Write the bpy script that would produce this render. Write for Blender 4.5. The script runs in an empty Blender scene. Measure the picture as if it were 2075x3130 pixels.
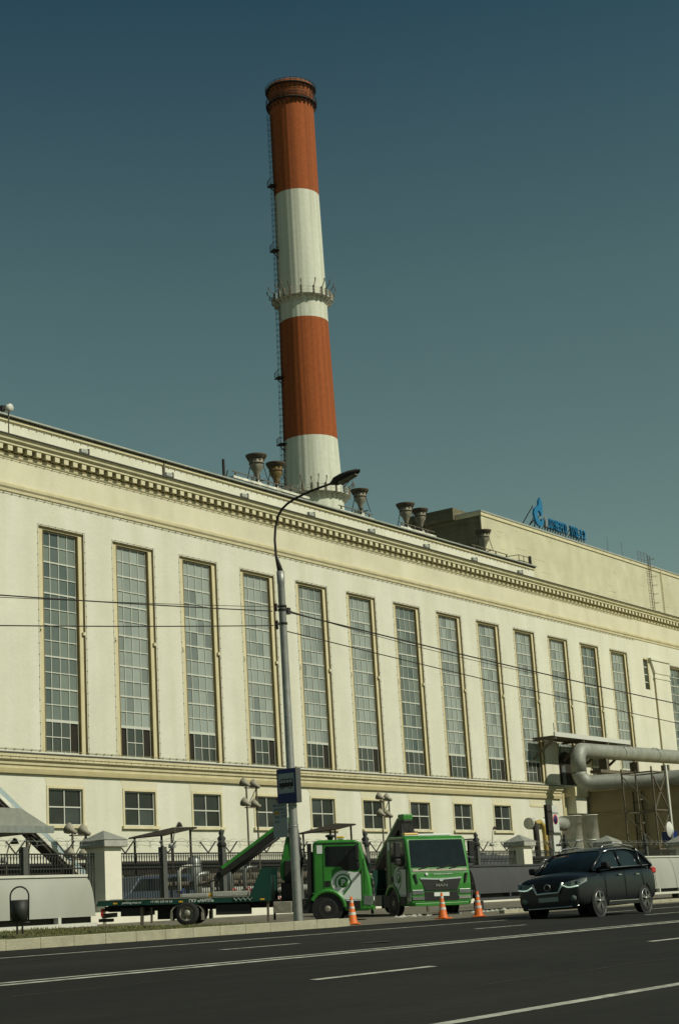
import bpy, bmesh, math, random
from mathutils import Vector, Matrix
import numpy as np
R = math.radians
random.seed(7)
scene = bpy.context.scene
C = scene.collection

# ------------------------------------------------------------------ camera
YAW, PITCH, ROLL, FOC, CZ = 0.97233, 0.242746, -0.060738, 4964.67, 1.6
fw = Vector((math.sin(YAW)*math.cos(PITCH), math.cos(YAW)*math.cos(PITCH), math.sin(PITCH)))
r0 = Vector((math.cos(YAW), -math.sin(YAW), 0)); u0 = r0.cross(fw)
rt = r0*math.cos(ROLL)+u0*math.sin(ROLL); up = u0*math.cos(ROLL)-r0*math.sin(ROLL)
cam = bpy.data.cameras.new('camera'); camo = bpy.data.objects.new('camera', cam); C.objects.link(camo)
m = Matrix((rt, up, -fw)).transposed().to_4x4(); m.translation = Vector((0, 0, CZ))
camo.matrix_world = m
cam.sensor_fit = 'VERTICAL'; cam.sensor_height = 36; cam.sensor_width = 36
cam.lens = FOC/3130*36; cam.clip_end = 6000; cam.clip_start = .1
scene.camera = camo

def at(u, v, Y=None, X=None, Z=None):
    """world point seen at photo pixel (u, v) on the plane Y=, X= or Z="""
    d = fw+rt*((u-1037.5)/FOC)-up*((v-1565)/FOC)
    t = Y/d.y if Y is not None else (X/d.x if X is not None else (Z-CZ)/d.z)
    p = d*t; p.z += CZ
    return p

# ------------------------------------------------------------------ sky, sun, exposure
SUN_EL, SUN_AZ = 41.0, 8.0      # elevation; azimuth from -Y towards +X
sd = Vector((math.sin(R(SUN_AZ))*math.cos(R(SUN_EL)), -math.cos(R(SUN_AZ))*math.cos(R(SUN_EL)), math.sin(R(SUN_EL))))
w = bpy.data.worlds.new("World"); scene.world = w; w.use_nodes = True
nt = w.node_tree; N = nt.nodes; L = nt.links
bg = N['Background']; sky = N.new('ShaderNodeTexSky'); sky.sky_type = 'NISHITA'; sky.sun_disc = False
sky.sun_elevation = R(SUN_EL); sky.sun_rotation = R(180-SUN_AZ)
sky.air_density = 1.0; sky.dust_density = 1.2; sky.ozone_density = 1.6; sky.altitude = 150
hs = N.new('ShaderNodeHueSaturation'); hs.inputs['Saturation'].default_value = .80
mx = N.new('ShaderNodeMix'); mx.data_type = 'RGBA'; mx.blend_type = 'MULTIPLY'; mx.inputs[0].default_value = 1
mx.inputs[7].default_value = (.78, 1.0, .66, 1)
tcw = N.new('ShaderNodeTexCoord'); spw = N.new('ShaderNodeSeparateXYZ'); rpw = N.new('ShaderNodeValToRGB')
L.new(tcw.outputs['Generated'], spw.inputs[0]); L.new(spw.outputs[2], rpw.inputs[0])
e_ = rpw.color_ramp.elements; e_[0].position = .17; e_[0].color = (1.0, .905, .96, 1); e_[1].position = .54; e_[1].color = (.26, .43, .66, 1)
e2 = e_.new(.37); e2.color = (.70, .76, .83, 1)
mw = N.new('ShaderNodeMix'); mw.data_type = 'RGBA'; mw.blend_type = 'MULTIPLY'; mw.inputs[0].default_value = 1
L.new(sky.outputs[0], hs.inputs['Color']); L.new(hs.outputs[0], mx.inputs[6]); L.new(mx.outputs[2], mw.inputs[6]); L.new(rpw.outputs[0], mw.inputs[7]); L.new(mw.outputs[2], bg.inputs[0])
nzw = N.new('ShaderNodeTexNoise'); nzw.inputs['Scale'].default_value = 2.2; nzw.inputs['Detail'].default_value = 5; L.new(tcw.outputs['Generated'], nzw.inputs['Vector'])
mrw = N.new('ShaderNodeMapRange'); mrw.inputs[3].default_value = .90; mrw.inputs[4].default_value = 1.10; L.new(nzw.outputs['Fac'], mrw.inputs[0])
mhz = N.new('ShaderNodeMix'); mhz.data_type = 'RGBA'; mhz.blend_type = 'MULTIPLY'; mhz.inputs[0].default_value = 1
L.new(mw.outputs[2], mhz.inputs[6]); L.new(mrw.outputs[0], mhz.inputs[7]); L.new(mhz.outputs[2], bg.inputs[0])   # thin uneven haze
bg.inputs[1].default_value = 0.075
sun = bpy.data.lights.new('sun', 'SUN'); sun.energy = 3.9; sun.angle = R(.53); sun.color = (1, .95, .80)
suno = bpy.data.objects.new('sun', sun); C.objects.link(suno)
suno.rotation_euler = sd.to_track_quat('Z', 'Y').to_euler()
scene.view_settings.view_transform = 'Standard'; scene.view_settings.look = 'None'
scene.view_settings.exposure = 0; scene.view_settings.gamma = 1

# ------------------------------------------------------------------ materials
def mat(name, col, rough=.8, metal=0, spots=.12, scale=2.0, bump=0, col2=None, streak=None, spec=.4, stretch=(1, 1, 1), emis=0, alpha=None):
    m = bpy.data.materials.new(name); m.use_nodes = True; n = m.node_tree.nodes; l = m.node_tree.links
    b = n['Principled BSDF']; b.inputs['Roughness'].default_value = rough; b.inputs['Metallic'].default_value = metal
    b.inputs['Specular IOR Level'].default_value = spec
    tc = n.new('ShaderNodeTexCoord'); mp = n.new('ShaderNodeMapping'); mp.inputs['Scale'].default_value = stretch
    l.new(tc.outputs['Object'], mp.inputs[0])
    nz = n.new('ShaderNodeTexNoise'); nz.inputs['Scale'].default_value = scale; nz.inputs['Detail'].default_value = 6
    nz.inputs['Roughness'].default_value = .65
    l.new(mp.outputs[0], nz.inputs['Vector'])
    rp = n.new('ShaderNodeValToRGB'); rp.color_ramp.elements[0].position = .3; rp.color_ramp.elements[1].position = .7
    a = col2 or tuple(c*(1-spots*1.5) for c in col)
    b2 = tuple(min(1, c*(1+spots*.6)) for c in col)
    rp.color_ramp.elements[0].color = (*a, 1); rp.color_ramp.elements[1].color = (*b2, 1)
    l.new(nz.outputs['Fac'], rp.inputs[0]); out = rp.outputs[0]
    if streak:   # run-down stains: noise stretched vertically
        s2 = n.new('ShaderNodeMapping'); s2.inputs['Scale'].default_value = (streak[0], streak[0], streak[0]*streak[2])
        l.new(tc.outputs['Object'], s2.inputs[0])
        z2 = n.new('ShaderNodeTexNoise'); z2.inputs['Scale'].default_value = 1; z2.inputs['Detail'].default_value = 4
        l.new(s2.outputs[0], z2.inputs['Vector'])
        r2 = n.new('ShaderNodeValToRGB'); r2.color_ramp.elements[0].position = .35; r2.color_ramp.elements[1].position = .62
        g = 1-streak[1]; r2.color_ramp.elements[0].color = (g, g, g*.95, 1); r2.color_ramp.elements[1].color = (1, 1, 1, 1)
        l.new(z2.outputs['Fac'], r2.inputs[0])
        mm = n.new('ShaderNodeMix'); mm.data_type = 'RGBA'; mm.blend_type = 'MULTIPLY'; mm.inputs[0].default_value = 1
        l.new(out, mm.inputs[6]); l.new(r2.outputs[0], mm.inputs[7]); out = mm.outputs[2]
    l.new(out, b.inputs['Base Color'])
    if bump:
        bn = n.new('ShaderNodeTexNoise'); bn.inputs['Scale'].default_value = scale*8; bn.inputs['Detail'].default_value = 5
        l.new(mp.outputs[0], bn.inputs['Vector'])
        bp = n.new('ShaderNodeBump'); bp.inputs['Strength'].default_value = bump; bp.inputs['Distance'].default_value = .05
        l.new(bn.outputs['Fac'], bp.inputs['Height']); l.new(bp.outputs[0], b.inputs['Normal'])
    if emis:
        l.new(out, b.inputs['Emission Color']); b.inputs['Emission Strength'].default_value = emis
    if alpha is not None: b.inputs['Alpha'].default_value = alpha
    return m

def pane_mat(name, cols, sx, sz, ox, oz, rough=.35, spec=.5, smudge=.15):
    """sheets of glass: each pane its own tone"""
    m = bpy.data.materials.new(name); m.use_nodes = True; n = m.node_tree.nodes; l = m.node_tree.links
    b = n['Principled BSDF']; b.inputs['Roughness'].default_value = rough; b.inputs['Specular IOR Level'].default_value = spec
    tc = n.new('ShaderNodeTexCoord'); sp = n.new('ShaderNodeSeparateXYZ'); l.new(tc.outputs['Object'], sp.inputs[0])
    def cell(o, off, s):
        a = n.new('ShaderNodeMath'); a.operation = 'SUBTRACT'; l.new(o, a.inputs[0]); a.inputs[1].default_value = off
        d = n.new('ShaderNodeMath'); d.operation = 'DIVIDE'; l.new(a.outputs[0], d.inputs[0]); d.inputs[1].default_value = s
        f = n.new('ShaderNodeMath'); f.operation = 'FLOOR'; l.new(d.outputs[0], f.inputs[0]); return f.outputs[0]
    cb = n.new('ShaderNodeCombineXYZ'); l.new(cell(sp.outputs[0], ox, sx), cb.inputs[0]); l.new(cell(sp.outputs[2], oz, sz), cb.inputs[2])
    oi = n.new('ShaderNodeObjectInfo'); l.new(oi.outputs['Random'], cb.inputs[1])
    wn = n.new('ShaderNodeTexWhiteNoise'); wn.noise_dimensions = '3D'; l.new(cb.outputs[0], wn.inputs['Vector'])
    rp = n.new('ShaderNodeValToRGB'); rp.color_ramp.interpolation = 'LINEAR'
    rp.color_ramp.elements[0].color = (*cols[0], 1); rp.color_ramp.elements[1].color = (*cols[-1], 1)
    for i, c in enumerate(cols[1:-1]):
        e = rp.color_ramp.elements.new((i+1)/(len(cols)-1)); e.color = (*c, 1)
    l.new(wn.outputs['Value'], rp.inputs[0])
    nz = n.new('ShaderNodeTexNoise'); nz.inputs['Scale'].default_value = 1.3; nz.inputs['Detail'].default_value = 5
    l.new(tc.outputs['Object'], nz.inputs['Vector'])
    mr = n.new('ShaderNodeMapRange'); mr.inputs[3].default_value = 1-smudge; mr.inputs[4].default_value = 1+smudge; l.new(nz.outputs['Fac'], mr.inputs[0])
    mm = n.new('ShaderNodeMix'); mm.data_type = 'RGBA'; mm.blend_type = 'MULTIPLY'; mm.inputs[0].default_value = 1
    l.new(rp.outputs[0], mm.inputs[6]); l.new(mr.outputs[0], mm.inputs[7]); l.new(mm.outputs[2], b.inputs['Base Color'])
    return m

M = {}
M['wall'] = mat('cream_stucco', (.615, .61, .50), .9, spots=.05, scale=.5, bump=.3, streak=(.7, .09, .08))
M['trim'] = mat('ochre_stucco', (.59, .535, .345), .9, spots=.08, scale=1.2, bump=.2, streak=(1.2, .1, .1))
M['trim2'] = mat('dark_ochre_stucco', (.44, .385, .21), .9, spots=.08, scale=1.5)
M['gap'] = mat('painted_gap_shade', (.16, .12, .045), .9)  # shade between the modillions painted in as dark ochre
M['frieze'] = mat('frieze_stucco', (.60, .57, .42), .9, spots=.08, scale=.35, bump=.2, streak=(.6, .08, .2))
M['modillion'] = mat('modillion_stucco', (.56, .52, .34), .9, spots=.06)
M['cornice'] = mat('cornice_stucco', (.60, .56, .37), .9, spots=.08, scale=1.0, streak=(1.5, .15, .1))
M['flash'] = mat('tarred_flashing', (.07, .065, .05), .7, spots=.3, scale=3)
M['tin'] = mat('galvanised_tin', (.45, .46, .40), .5, .5, spots=.15, scale=2)
M['whitepaint'] = mat('white_window_paint', (.50, .51, .43), .6, spots=.05)
M['clip'] = mat('dark_clips', (.30, .26, .13), .8)
M['painted_shade'] = mat('painted_reveal_shade', (.27, .21, .085), .9)  # jamb shade painted onto the reveal beads and linings
M['pane'] = pane_mat('milky_panes', [(.15, .175, .16), (.22, .255, .225), (.26, .295, .26), (.275, .315, .28), (.285, .325, .285)], .681, .8836, .42, 0, .3, .3)
M['paned'] = pane_mat('blued_panes', [(.07, .095, .09), (.13, .16, .14), (.18, .215, .18)], .681, .8836, .42, 0, .3, .3)
M['lowpane'] = pane_mat('dark_panes', [(.035, .042, .035), (.055, .065, .055), (.075, .085, .075)], .681, .8836, .42, 0, .12)
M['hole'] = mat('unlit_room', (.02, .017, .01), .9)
M['glass'] = pane_mat('office_panes', [(.018, .020, .016), (.03, .035, .03), (.05, .06, .055)], 1.3051, .9751, -.0002, -.0002, .10, .35, .5)
M['conc'] = mat('grey_concrete', (.36, .36, .31), .9, spots=.15, scale=3, bump=.3)
M['cap'] = mat('weathered_cap', (.24, .25, .21), .85, spots=.15, scale=3)
M['pillar'] = mat('pillar_plaster', (.66, .64, .52), .9, spots=.05)
M['iron'] = mat('dark_iron_paint', (.022, .024, .02), .6, spots=.2)
M['ironpost'] = mat('grey_iron_post', (.075, .078, .068), .7, spots=.15, scale=6)
M['asphalt'] = mat('asphalt', (.0165, .0160, .0125), .9, spec=.2, spots=.36, scale=.35, bump=.6, stretch=(.25, 1, 1))
M['lot'] = mat('dusty_asphalt', (.15, .135, .095), .95, spots=.25, scale=.9, bump=.6)
M['paint'] = mat('worn_road_paint', (.44, .44, .36), .85, spots=.45, scale=3.5)
M['kerb'] = mat('kerb_granite', (.34, .325, .225), .9, spots=.14, scale=3, bump=.3)
M['soil'] = mat('verge_soil', (.085, .075, .035), 1, spots=.3, scale=2.0, bump=.8, col2=(.05, .065, .02))
M['grassb'] = mat('grass_blades', (.075, .10, .022), .9, spots=.4, scale=1.5, col2=(.14, .12, .045))
M['ground'] = mat('bare_ground', (.16, .14, .10), 1, spots=.25, scale=.2, bump=.5)
M['red'] = mat('chimney_red_brick_paint', (.30, .074, .013), .9, spots=.12, scale=1.6, bump=.2, streak=(1.6, .22, .012))
M['redtop'] = mat('chimney_sooty_red', (.34, .105, .03), .9, spots=.3, scale=.9, streak=(1.2, .4, .05))
M['cwhite'] = mat('chimney_white_paint', (.58, .60, .49), .9, spots=.06, scale=1.6, bump=.2, streak=(1.6, .20, .012))
M['steel'] = mat('rusty_steel', (.13, .11, .075), .8, spots=.3, scale=4)
M['steeld'] = mat('dark_steel', (.03, .025, .02), .8, spots=.2)
M['galv'] = mat('galvanised_steel', (.34, .36, .33), .45, .6, spots=.12, scale=3, streak=(6, .15, .15))
M['vent'] = mat('weathered_vent_metal', (.30, .28, .21), .7, .2, spots=.25, scale=2.5, streak=(3, .35, .2))
M['ventd'] = mat('sooty_vent_cap', (.09, .07, .045), .8, .2, spots=.35, scale=4)
M['rust'] = mat('rusted_vent', (.22, .15, .055), .85, .1, spots=.4, scale=3)
M['far'] = mat('far_hall_render', (.52, .50, .35), .95, spots=.10, scale=.35, bump=.4, streak=(.35, .10, .5))
M['endwall'] = mat('shaded_end_cladding', (.17, .155, .095), .95, spots=.3, scale=.5, bump=.4, stretch=(1, .3, 3), streak=(.8, .3, .3))  # boarded end wall, its shade put into a darker colour
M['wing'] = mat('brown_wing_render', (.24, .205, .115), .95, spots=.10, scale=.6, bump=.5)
M['blue'] = mat('blue_sign_face', (.012, .15, .30), .5, spots=.15)
M['palelet'] = mat('pale_sign_face', (.28, .32, .33), .6)
M['lag'] = mat('pipe_aluminium_lagging', (.27, .28, .235), .6, .3, spots=.2, scale=1.2, bump=.3)
M['tankw'] = mat('white_duct_lagging', (.66, .65, .55), .8, 0, spots=.22, scale=1.2, bump=.4, streak=(1.2, .3, .3))
M['ochre'] = mat('ochre_pipe_paint', (.42, .31, .08), .6, spots=.2)
M['backdrop'] = mat('dark_backdrop_sheeting', (.022, .017, .010), .9, spots=.35, scale=.8, streak=(2, .4, .2))  # near-black, so the sunlit blocks still look dark behind the bars
M['tarp'] = mat('grey_tarpaulin', (.10, .115, .115), .8, spots=.25, scale=1.2, bump=.6)
M['sheetg'] = mat('grey_barrier_sheet', (.32, .325, .28), .75, spots=.05, scale=.8, streak=(.9, .10, .2))
M['sheetw'] = mat('white_barrier_frame', (.52, .52, .44), .7, spots=.08)
M['sheetd'] = mat('dark_barrier_sheet', (.045, .047, .046), .75, spots=.1, scale=1)
M['green'] = mat('green_truck_paint', (.040, .225, .030), .38, spots=.16, scale=2.2, spec=.45, streak=(3, .18, .2))
M['greens'] = mat('dusty_green_paint', (.03, .19, .022), .5, spots=.2, scale=2)
M['teal'] = mat('teal_bed_paint', (.005, .045, .030), .45, spots=.15)
M['blk'] = mat('black_plastic', (.012, .012, .011), .6, spots=.2)
M['blkm'] = mat('greasy_black_steel', (.016, .015, .012), .6, spots=.3, scale=5)
M['rub'] = mat('tyre_rubber', (.02, .02, .019), .85, spots=.25, scale=8)
M['rim'] = mat('dirty_wheel_rim', (.30, .28, .22), .6, .4, spots=.25, scale=8)
M['rimb'] = mat('bright_alloy_rim', (.38, .38, .36), .35, .8, spots=.1)
M['vglass'] = mat('vehicle_glass', (.008, .013, .015), .07, spots=.3, spec=.38)
M['chrome'] = mat('chrome_trim', (.62, .63, .60), .25, .9, spots=.05)
M['dwhite'] = mat('white_decal', (.68, .72, .66), .6, spots=.04)
M['lensw'] = mat('headlamp_lens', (.17, .20, .18), .15, .2, spots=.2, scale=12)
M['lamp_on'] = mat('lit_daylight_lamp', (.7, .9, .72), .3, emis=.4)
M['amber'] = mat('amber_lens', (.65, .38, .03), .35, spots=.1)
M['redl'] = mat('red_lamp_lens', (.40, .02, .015), .3, spots=.1)
M['car'] = mat('dark_car_paint', (.008, .010, .012), .28, .1, spots=.1, spec=.55)
M['cone'] = mat('orange_cone_plastic', (.62, .13, .012), .55, spots=.1, scale=5)
M['refl'] = mat('white_reflective_band', (.58, .58, .52), .5, spots=.1)
M['signb'] = mat('sign_blue', (.008, .020, .11), .5, spots=.1)
M['signw'] = mat('sign_white', (.30, .33, .32), .6, spots=.05)
M['signwl'] = mat('sign_white_face', (.52, .53, .47), .6, spots=.05)
M['signk'] = mat('sign_black', (.02, .015, .012), .7)
M['signy'] = mat('sign_yellow', (.42, .26, .02), .6)
M['signr'] = mat('sign_red', (.5, .03, .03), .6)
M['ink'] = mat('print_ink', (.10, .12, .12), .8)
M['wire'] = mat('cable_rubber', (.03, .025, .02), .8)
M['pole'] = mat('galvanised_pole', (.34, .345, .32), .5, .5, spots=.14, scale=5, streak=(8, .12, .1))
M['canopy'] = mat('dark_corrugated_roof', (.03, .021, .012), .9, spots=.2, scale=3)
M['duct'] = mat('pale_conveyor_sheet', (.38, .46, .46), .5, .3, spots=.08)
M['vanw'] = mat('pale_van_paint', (.05, .065, .085), .35, spots=.06)
M['bluepipe'] = mat('blue_post_paint', (.012, .05, .20), .5)

# ------------------------------------------------------------------ mesh builder
class MB:
    def __init__(s): s.v = []; s.f = []; s.sm = []
    def add(s, vs, fs, smooth=False):
        o = len(s.v); s.v += [tuple(v) for v in vs]
        for f in fs: s.f.append(tuple(i+o for i in f)); s.sm.append(smooth)
        return s
    def box(s, a, b, mx=None):
        x0, y0, z0 = a; x1, y1, z1 = b
        vs = [Vector(p) for p in ((x0,y0,z0),(x1,y0,z0),(x1,y1,z0),(x0,y1,z0),(x0,y0,z1),(x1,y0,z1),(x1,y1,z1),(x0,y1,z1))]
        if mx: vs = [mx @ p for p in vs]
        return s.add(vs, [(0,3,2,1),(4,5,6,7),(0,1,5,4),(1,2,6,5),(2,3,7,6),(3,0,4,7)])
    def bar(s, p, q, w=.05, h=None, upv=(0, 0, 1)):
        p = Vector(p); q = Vector(q); h = h or w; d = (q-p).normalized(); U = Vector(upv)
        if abs(d.dot(U)) > .98: U = Vector((1, 0, 0))
        a = d.cross(U).normalized()*w/2; b = a.cross(d).normalized()*h/2
        vs = [p-a-b, p+a-b, p+a+b, p-a+b, q-a-b, q+a-b, q+a+b, q-a+b]
        return s.add(vs, [(0,3,2,1),(4,5,6,7),(0,1,5,4),(1,2,6,5),(2,3,7,6),(3,0,4,7)])
    def tube(s, pts, r, n=10, caps=True):
        pts = [Vector(p) for p in pts]; rs = r if isinstance(r, (list, tuple)) else [r]*len(pts)
        vs = []; fs = []; pa = None
        for i, p in enumerate(pts):
            d = (pts[min(i+1, len(pts)-1)]-pts[max(i-1, 0)]).normalized()
            if pa is None:
                a = d.cross(Vector((0, 0, 1)) if abs(d.z) < .9 else Vector((1, 0, 0))).normalized()
            else: a = (pa-d*pa.dot(d)).normalized()
            pa = a; b = d.cross(a)
            for k in range(n):
                t = 2*math.pi*k/n; vs.append(p+(a*math.cos(t)+b*math.sin(t))*rs[i])
        for i in range(len(pts)-1):
            for k in range(n):
                k2 = (k+1) % n; fs.append((i*n+k, i*n+k2, (i+1)*n+k2, (i+1)*n+k))
        s.add(vs, fs, True)
        if caps:
            o = len(s.v)-len(vs); s.f.append(tuple(o+k for k in range(n))[::-1]); s.sm.append(False)
            s.f.append(tuple(o+(len(pts)-1)*n+k for k in range(n))); s.sm.append(False)
        return s
    def lathe(s, c, prof, n=24, axis='z', smooth=True, a0=0, a1=2*math.pi):
        vs = []; fs = []; c = Vector(c); full = abs(a1-a0-2*math.pi) < 1e-6; nn = n if full else n+1
        for r, h in prof:
            for k in range(nn):
                t = a0+(a1-a0)*k/n; x, y = r*math.cos(t), r*math.sin(t)
                vs.append(c+(Vector((x, y, h)) if axis == 'z' else Vector((x, h, y)) if axis == 'y' else Vector((h, x, y))))
        for i in range(len(prof)-1):
            for k in range(n):
                k2 = (k+1) % nn
                fs.append((i*nn+k, i*nn+k2, (i+1)*nn+k2, (i+1)*nn+k))
        return s.add(vs, fs, smooth)
    def prism(s, poly, a, b, plane='xz', mx=None):
        """poly of 2-d points extruded along the third axis from a to b"""
        n = len(poly)
        def P(p, t): return Vector((p[0], t, p[1])) if plane == 'xz' else Vector((p[0], p[1], t)) if plane == 'xy' else Vector((t, p[0], p[1]))
        vs = [P(p, a) for p in poly]+[P(p, b) for p in poly]
        if mx: vs = [mx @ v for v in vs]
        return s.add(vs, [tuple(range(n))[::-1], tuple(range(n, 2*n))]+[(i, (i+1) % n, n+(i+1) % n, n+i) for i in range(n)])
    def quad(s, *p): return s.add(p, [tuple(range(len(p)))])
    def build(s, name, m, parent=None, bevel=0, seg=2, recalc=True):
        me = bpy.data.meshes.new(name); me.from_pydata(s.v, [], s.f); me.materials.append(M[m] if isinstance(m, str) else m)
        for p, k in zip(me.polygons, s.sm): p.use_smooth = k
        if recalc:
            b = bmesh.new(); b.from_mesh(me); bmesh.ops.recalc_face_normals(b, faces=b.faces); b.to_mesh(me); b.free()
        o = bpy.data.objects.new(name, me); C.objects.link(o)
        if parent: o.parent = parent
        if bevel:
            bv = o.modifiers.new('bevel', 'BEVEL'); bv.width = bevel; bv.segments = seg; bv.limit_method = 'ANGLE'; bv.angle_limit = R(30)
        return o

def tag(o, label, cat, group=None, kind=None):
    o['label'] = label; o['category'] = cat
    if group: o['group'] = group
    if kind: o['kind'] = kind
    return o
def thing(name, label, cat, loc=(0, 0, 0), rz=0, group=None, rx=0, ry=0):
    o = bpy.data.objects.new(name, None); C.objects.link(o); o.location = loc; o.rotation_euler = (rx, ry, rz); o.empty_display_size = .3
    return tag(o, label, cat, group)
def struct(o): o['kind'] = 'structure'; return o
def stuff(o): o['kind'] = 'stuff'; return o
def copy_tree(o, parent=None):
    c = o.copy(); C.objects.link(c)
    if parent: c.parent = parent
    for ch in list(o.children): copy_tree(ch, c)
    return c
def text(name, body, size, m, parent, mx, depth=.01, align='LEFT', bold=0, sx=1):
    cu = bpy.data.curves.new(name, 'FONT'); cu.body = body; cu.size = size; cu.extrude = depth; cu.align_x = align; cu.offset = bold
    t = bpy.data.objects.new(name, cu); C.objects.link(t)
    me = bpy.data.meshes.new_from_object(t); bpy.data.objects.remove(t)
    me.transform(mx @ Matrix.Diagonal((sx, 1, 1, 1))); me.materials.clear(); me.materials.append(M[m])
    o = bpy.data.objects.new(name, me); C.objects.link(o)
    if parent: o.parent = parent
    return o
V = Vector

# ------------------------------------------------------------------ ground and road
PROF = [(-60, -.9), (0, .12), (8.5, .54), (13, .795), (16, .984), (19.4, 1.107), (22.8, 1.192), (25.7, 1.29), (28.5, 1.405), (30, 1.45), (33, 1.51), (37, 1.64), (40, 1.79), (46, 1.85)]
def gz(y): return float(np.interp(y, [p[0] for p in PROF], [p[1] for p in PROF]))
def strip(y0, y1, x0, x1, dz=0, n=1):
    ys = [y0]+[p[0] for p in PROF if y0 < p[0] < y1]+[y1]
    mb = MB(); vs = []; fs = []
    for y in ys: vs += [(x0, y, gz(y)+dz), (x1, y, gz(y)+dz)]
    for i in range(len(ys)-1): fs.append((2*i, 2*i+1, 2*i+3, 2*i+2))
    return mb.add(vs, fs)
g = MB(); ys = [-3000, -60, 0, 8.5, 13, 16, 19.4, 22.8, 25.7, 28.5, 30, 33, 37, 40, 46, 4000]
vs = []
for y in ys: vs += [(-3000, y, gz(y)-.03), (4000, y, gz(y)-.03)]
g.add(vs, [(2*i, 2*i+1, 2*i+3, 2*i+2) for i in range(len(ys)-1)])
struct(g.build('ground', 'ground'))
struct(strip(-20, 25.7, -60, 500).build('road', 'asphalt'))
struct(strip(25.7, 39.6, -60, 300, .004).build('parking_strip', 'lot'))
def X_at(u, Y): return at(u, 2900, Y=Y).x
def mark(y, wd, x0, x1, dz=.006):
    return struct(strip(y-wd/2, y+wd/2, x0, x1, dz).build('road_marking', 'paint'))
mark(22.8, .16, -40, 300)
mark(15.93, .15, -40, 300); mark(16.27, .15, -40, 300)
mark(8.5, .17, -40, 300)
x = 17.81-10.4*3
while x < 120: mark(13, .15, x, x+2.95); x += 10.4
x = 23.77-9.1*3
while x < 120: mark(19.4, .15, x, x+2.4); x += 9.1
o = MB().lathe((26.5, 17.9, gz(17.9)+.008), [(.01, 0), (.34, 0)], 24).build('manhole_cover', 'ironpost'); tag(o, 'round iron manhole cover set in the asphalt between the lane lines', 'manhole cover')
sm = MB()
for (x_, y_, x2_, y2_) in ((18, 10.6, 60, 11.0), (14, 14.6, 38, 14.5), (20, 21.2, 50, 21.3)):
    n_ = 40; pr_ = []
    for k in range(n_+1): yy = y_+(y2_-y_)*k/n_+.05*math.sin(k*1.9)+random.uniform(-.02, .02); pr_.append((x_+(x2_-x_)*k/n_, yy, gz(yy)+.004))
    vs = []
    for q in pr_: vs += [(q[0], q[1]-.013, q[2]), (q[0], q[1]+.013, q[2]+.001)]
    sm.add(vs, [(2*k, 2*k+2, 2*k+3, 2*k+1) for k in range(n_)])
struct(sm.build('road_seam', 'flash'))
# kerb island in front of the trucks
KX = 37.6
kb = MB()
for k in range(60):
    a = KX-1.1-(k+1)*1.0
    kb.box((a+.003, 25.7, 1.15), (a+.997, 25.92, 1.515+random.uniform(-.004, .004)))
kb.prism([(KX-1.1, 25.7), (KX-.55, 25.78), (KX-.1, 26.05), (KX+.1, 26.4), (KX-.12, 26.44), (KX-.3, 26.2), (KX-.7, 25.98), (KX-1.1, 25.92)], 1.15, 1.50, 'xy')
struct(kb.build('kerb', 'kerb', bevel=.015))
kb = MB()
for k in range(90):
    a = 47+k
    kb.box((a+.006, 26.6, 1.2), (a+.994, 26.8, gz(26.6)+.12+random.uniform(-.003, .003)))
struct(kb.build('kerb', 'kerb', bevel=.015))
# verge: a low grassy bank
vb = MB(); nx, ny = 90, 8; vs = []; fs = []
def verge_z(x, y):
    t = min(1, max(0, (y-25.9)/2.6)); far = .20*min(1, max(0, (38-x)/9))
    return 1.49+t*far+.02*math.sin(x*1.7+y*3)*t
def verge_y(x, j):
    w_ = 2.75*min(1, max(.12, (KX+.2-x)/7))
    return 25.9+w_*j/(ny-1)
for i in range(nx+1):
    x = -22+(KX-.1+22)*i/nx
    for j in range(ny):
        y = verge_y(x, j); z = verge_z(x, y)
        if j == ny-1: z = gz(y)-.05
        vs.append((x, y, z))
for i in range(nx):
    for j in range(ny-1): a = i*ny+j; fs.append((a, a+ny, a+ny+1, a+1))
struct(vb.add(vs, fs, True).build('verge', 'soil'))
gb = MB()
for _ in range(26000):
    x = random.uniform(14, 35.5); y = random.uniform(26.05, 28.5)
    if y > verge_y(x, ny-1)-.12 or (x > 30 and random.random() < (x-30)/5.5*1.1): continue
    if math.sin(x*2.1)+math.sin(y*5+x*.7)+random.uniform(-1.7, 1.7) < -.3: continue
    z = verge_z(x, y); h = random.uniform(.02, .065)*(1.1 if y > 26.8 else .7); a = random.uniform(0, 3.14); dx, dy = math.cos(a)*.012, math.sin(a)*.012
    lx, ly = random.uniform(-.04, .04), random.uniform(-.04, .04)
    gb.add([(x-dx, y-dy, z-.01), (x+dx, y+dy, z-.01), (x+lx, y+ly, z+h)], [(0, 1, 2)])
tag(gb.build('grass', 'grassb', recalc=False), 'short dry green grass on the bank behind the kerb', 'grass', kind='stuff')

# ------------------------------------------------------------------ power station: main hall
FY = 63.0; WX0, WP, WW, WZ0, WZ1 = 62.77, 5.971, 3.565, 11.01, 23.54
hall = thing('power_station_hall', 'long cream stucco turbine hall with thirteen tall gridded windows and ochre cornice', 'building', (60, FY, 1.8))
hall_inv = V((-60, -FY, -1.8))
class HB(MB):
    def build(s, name, m, parent=None, **k):
        s.v = [tuple(V(v)+hall_inv) for v in s.v]
        return super().build(name, m, parent or hall, **k)
X0, X1 = 44.0, 190.0; ZT = 27.6
openings = [(WX0+n*WP, WX0+n*WP+WW, WZ0, WZ1) for n in range(0, 13)]
low = [(WX0+n*WP+.43, WX0+n*WP+3.04, 7.15, 9.10) for n in range(0, 9)]
far_w = [(147.1+k*5.97, 150.6+k*5.97, 11.0, 23.2) for k in range(5)]
openings += far_w; nar = (141.4, 142.75, 20.45, 23.45)
allo = openings+low+[nar]
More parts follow.
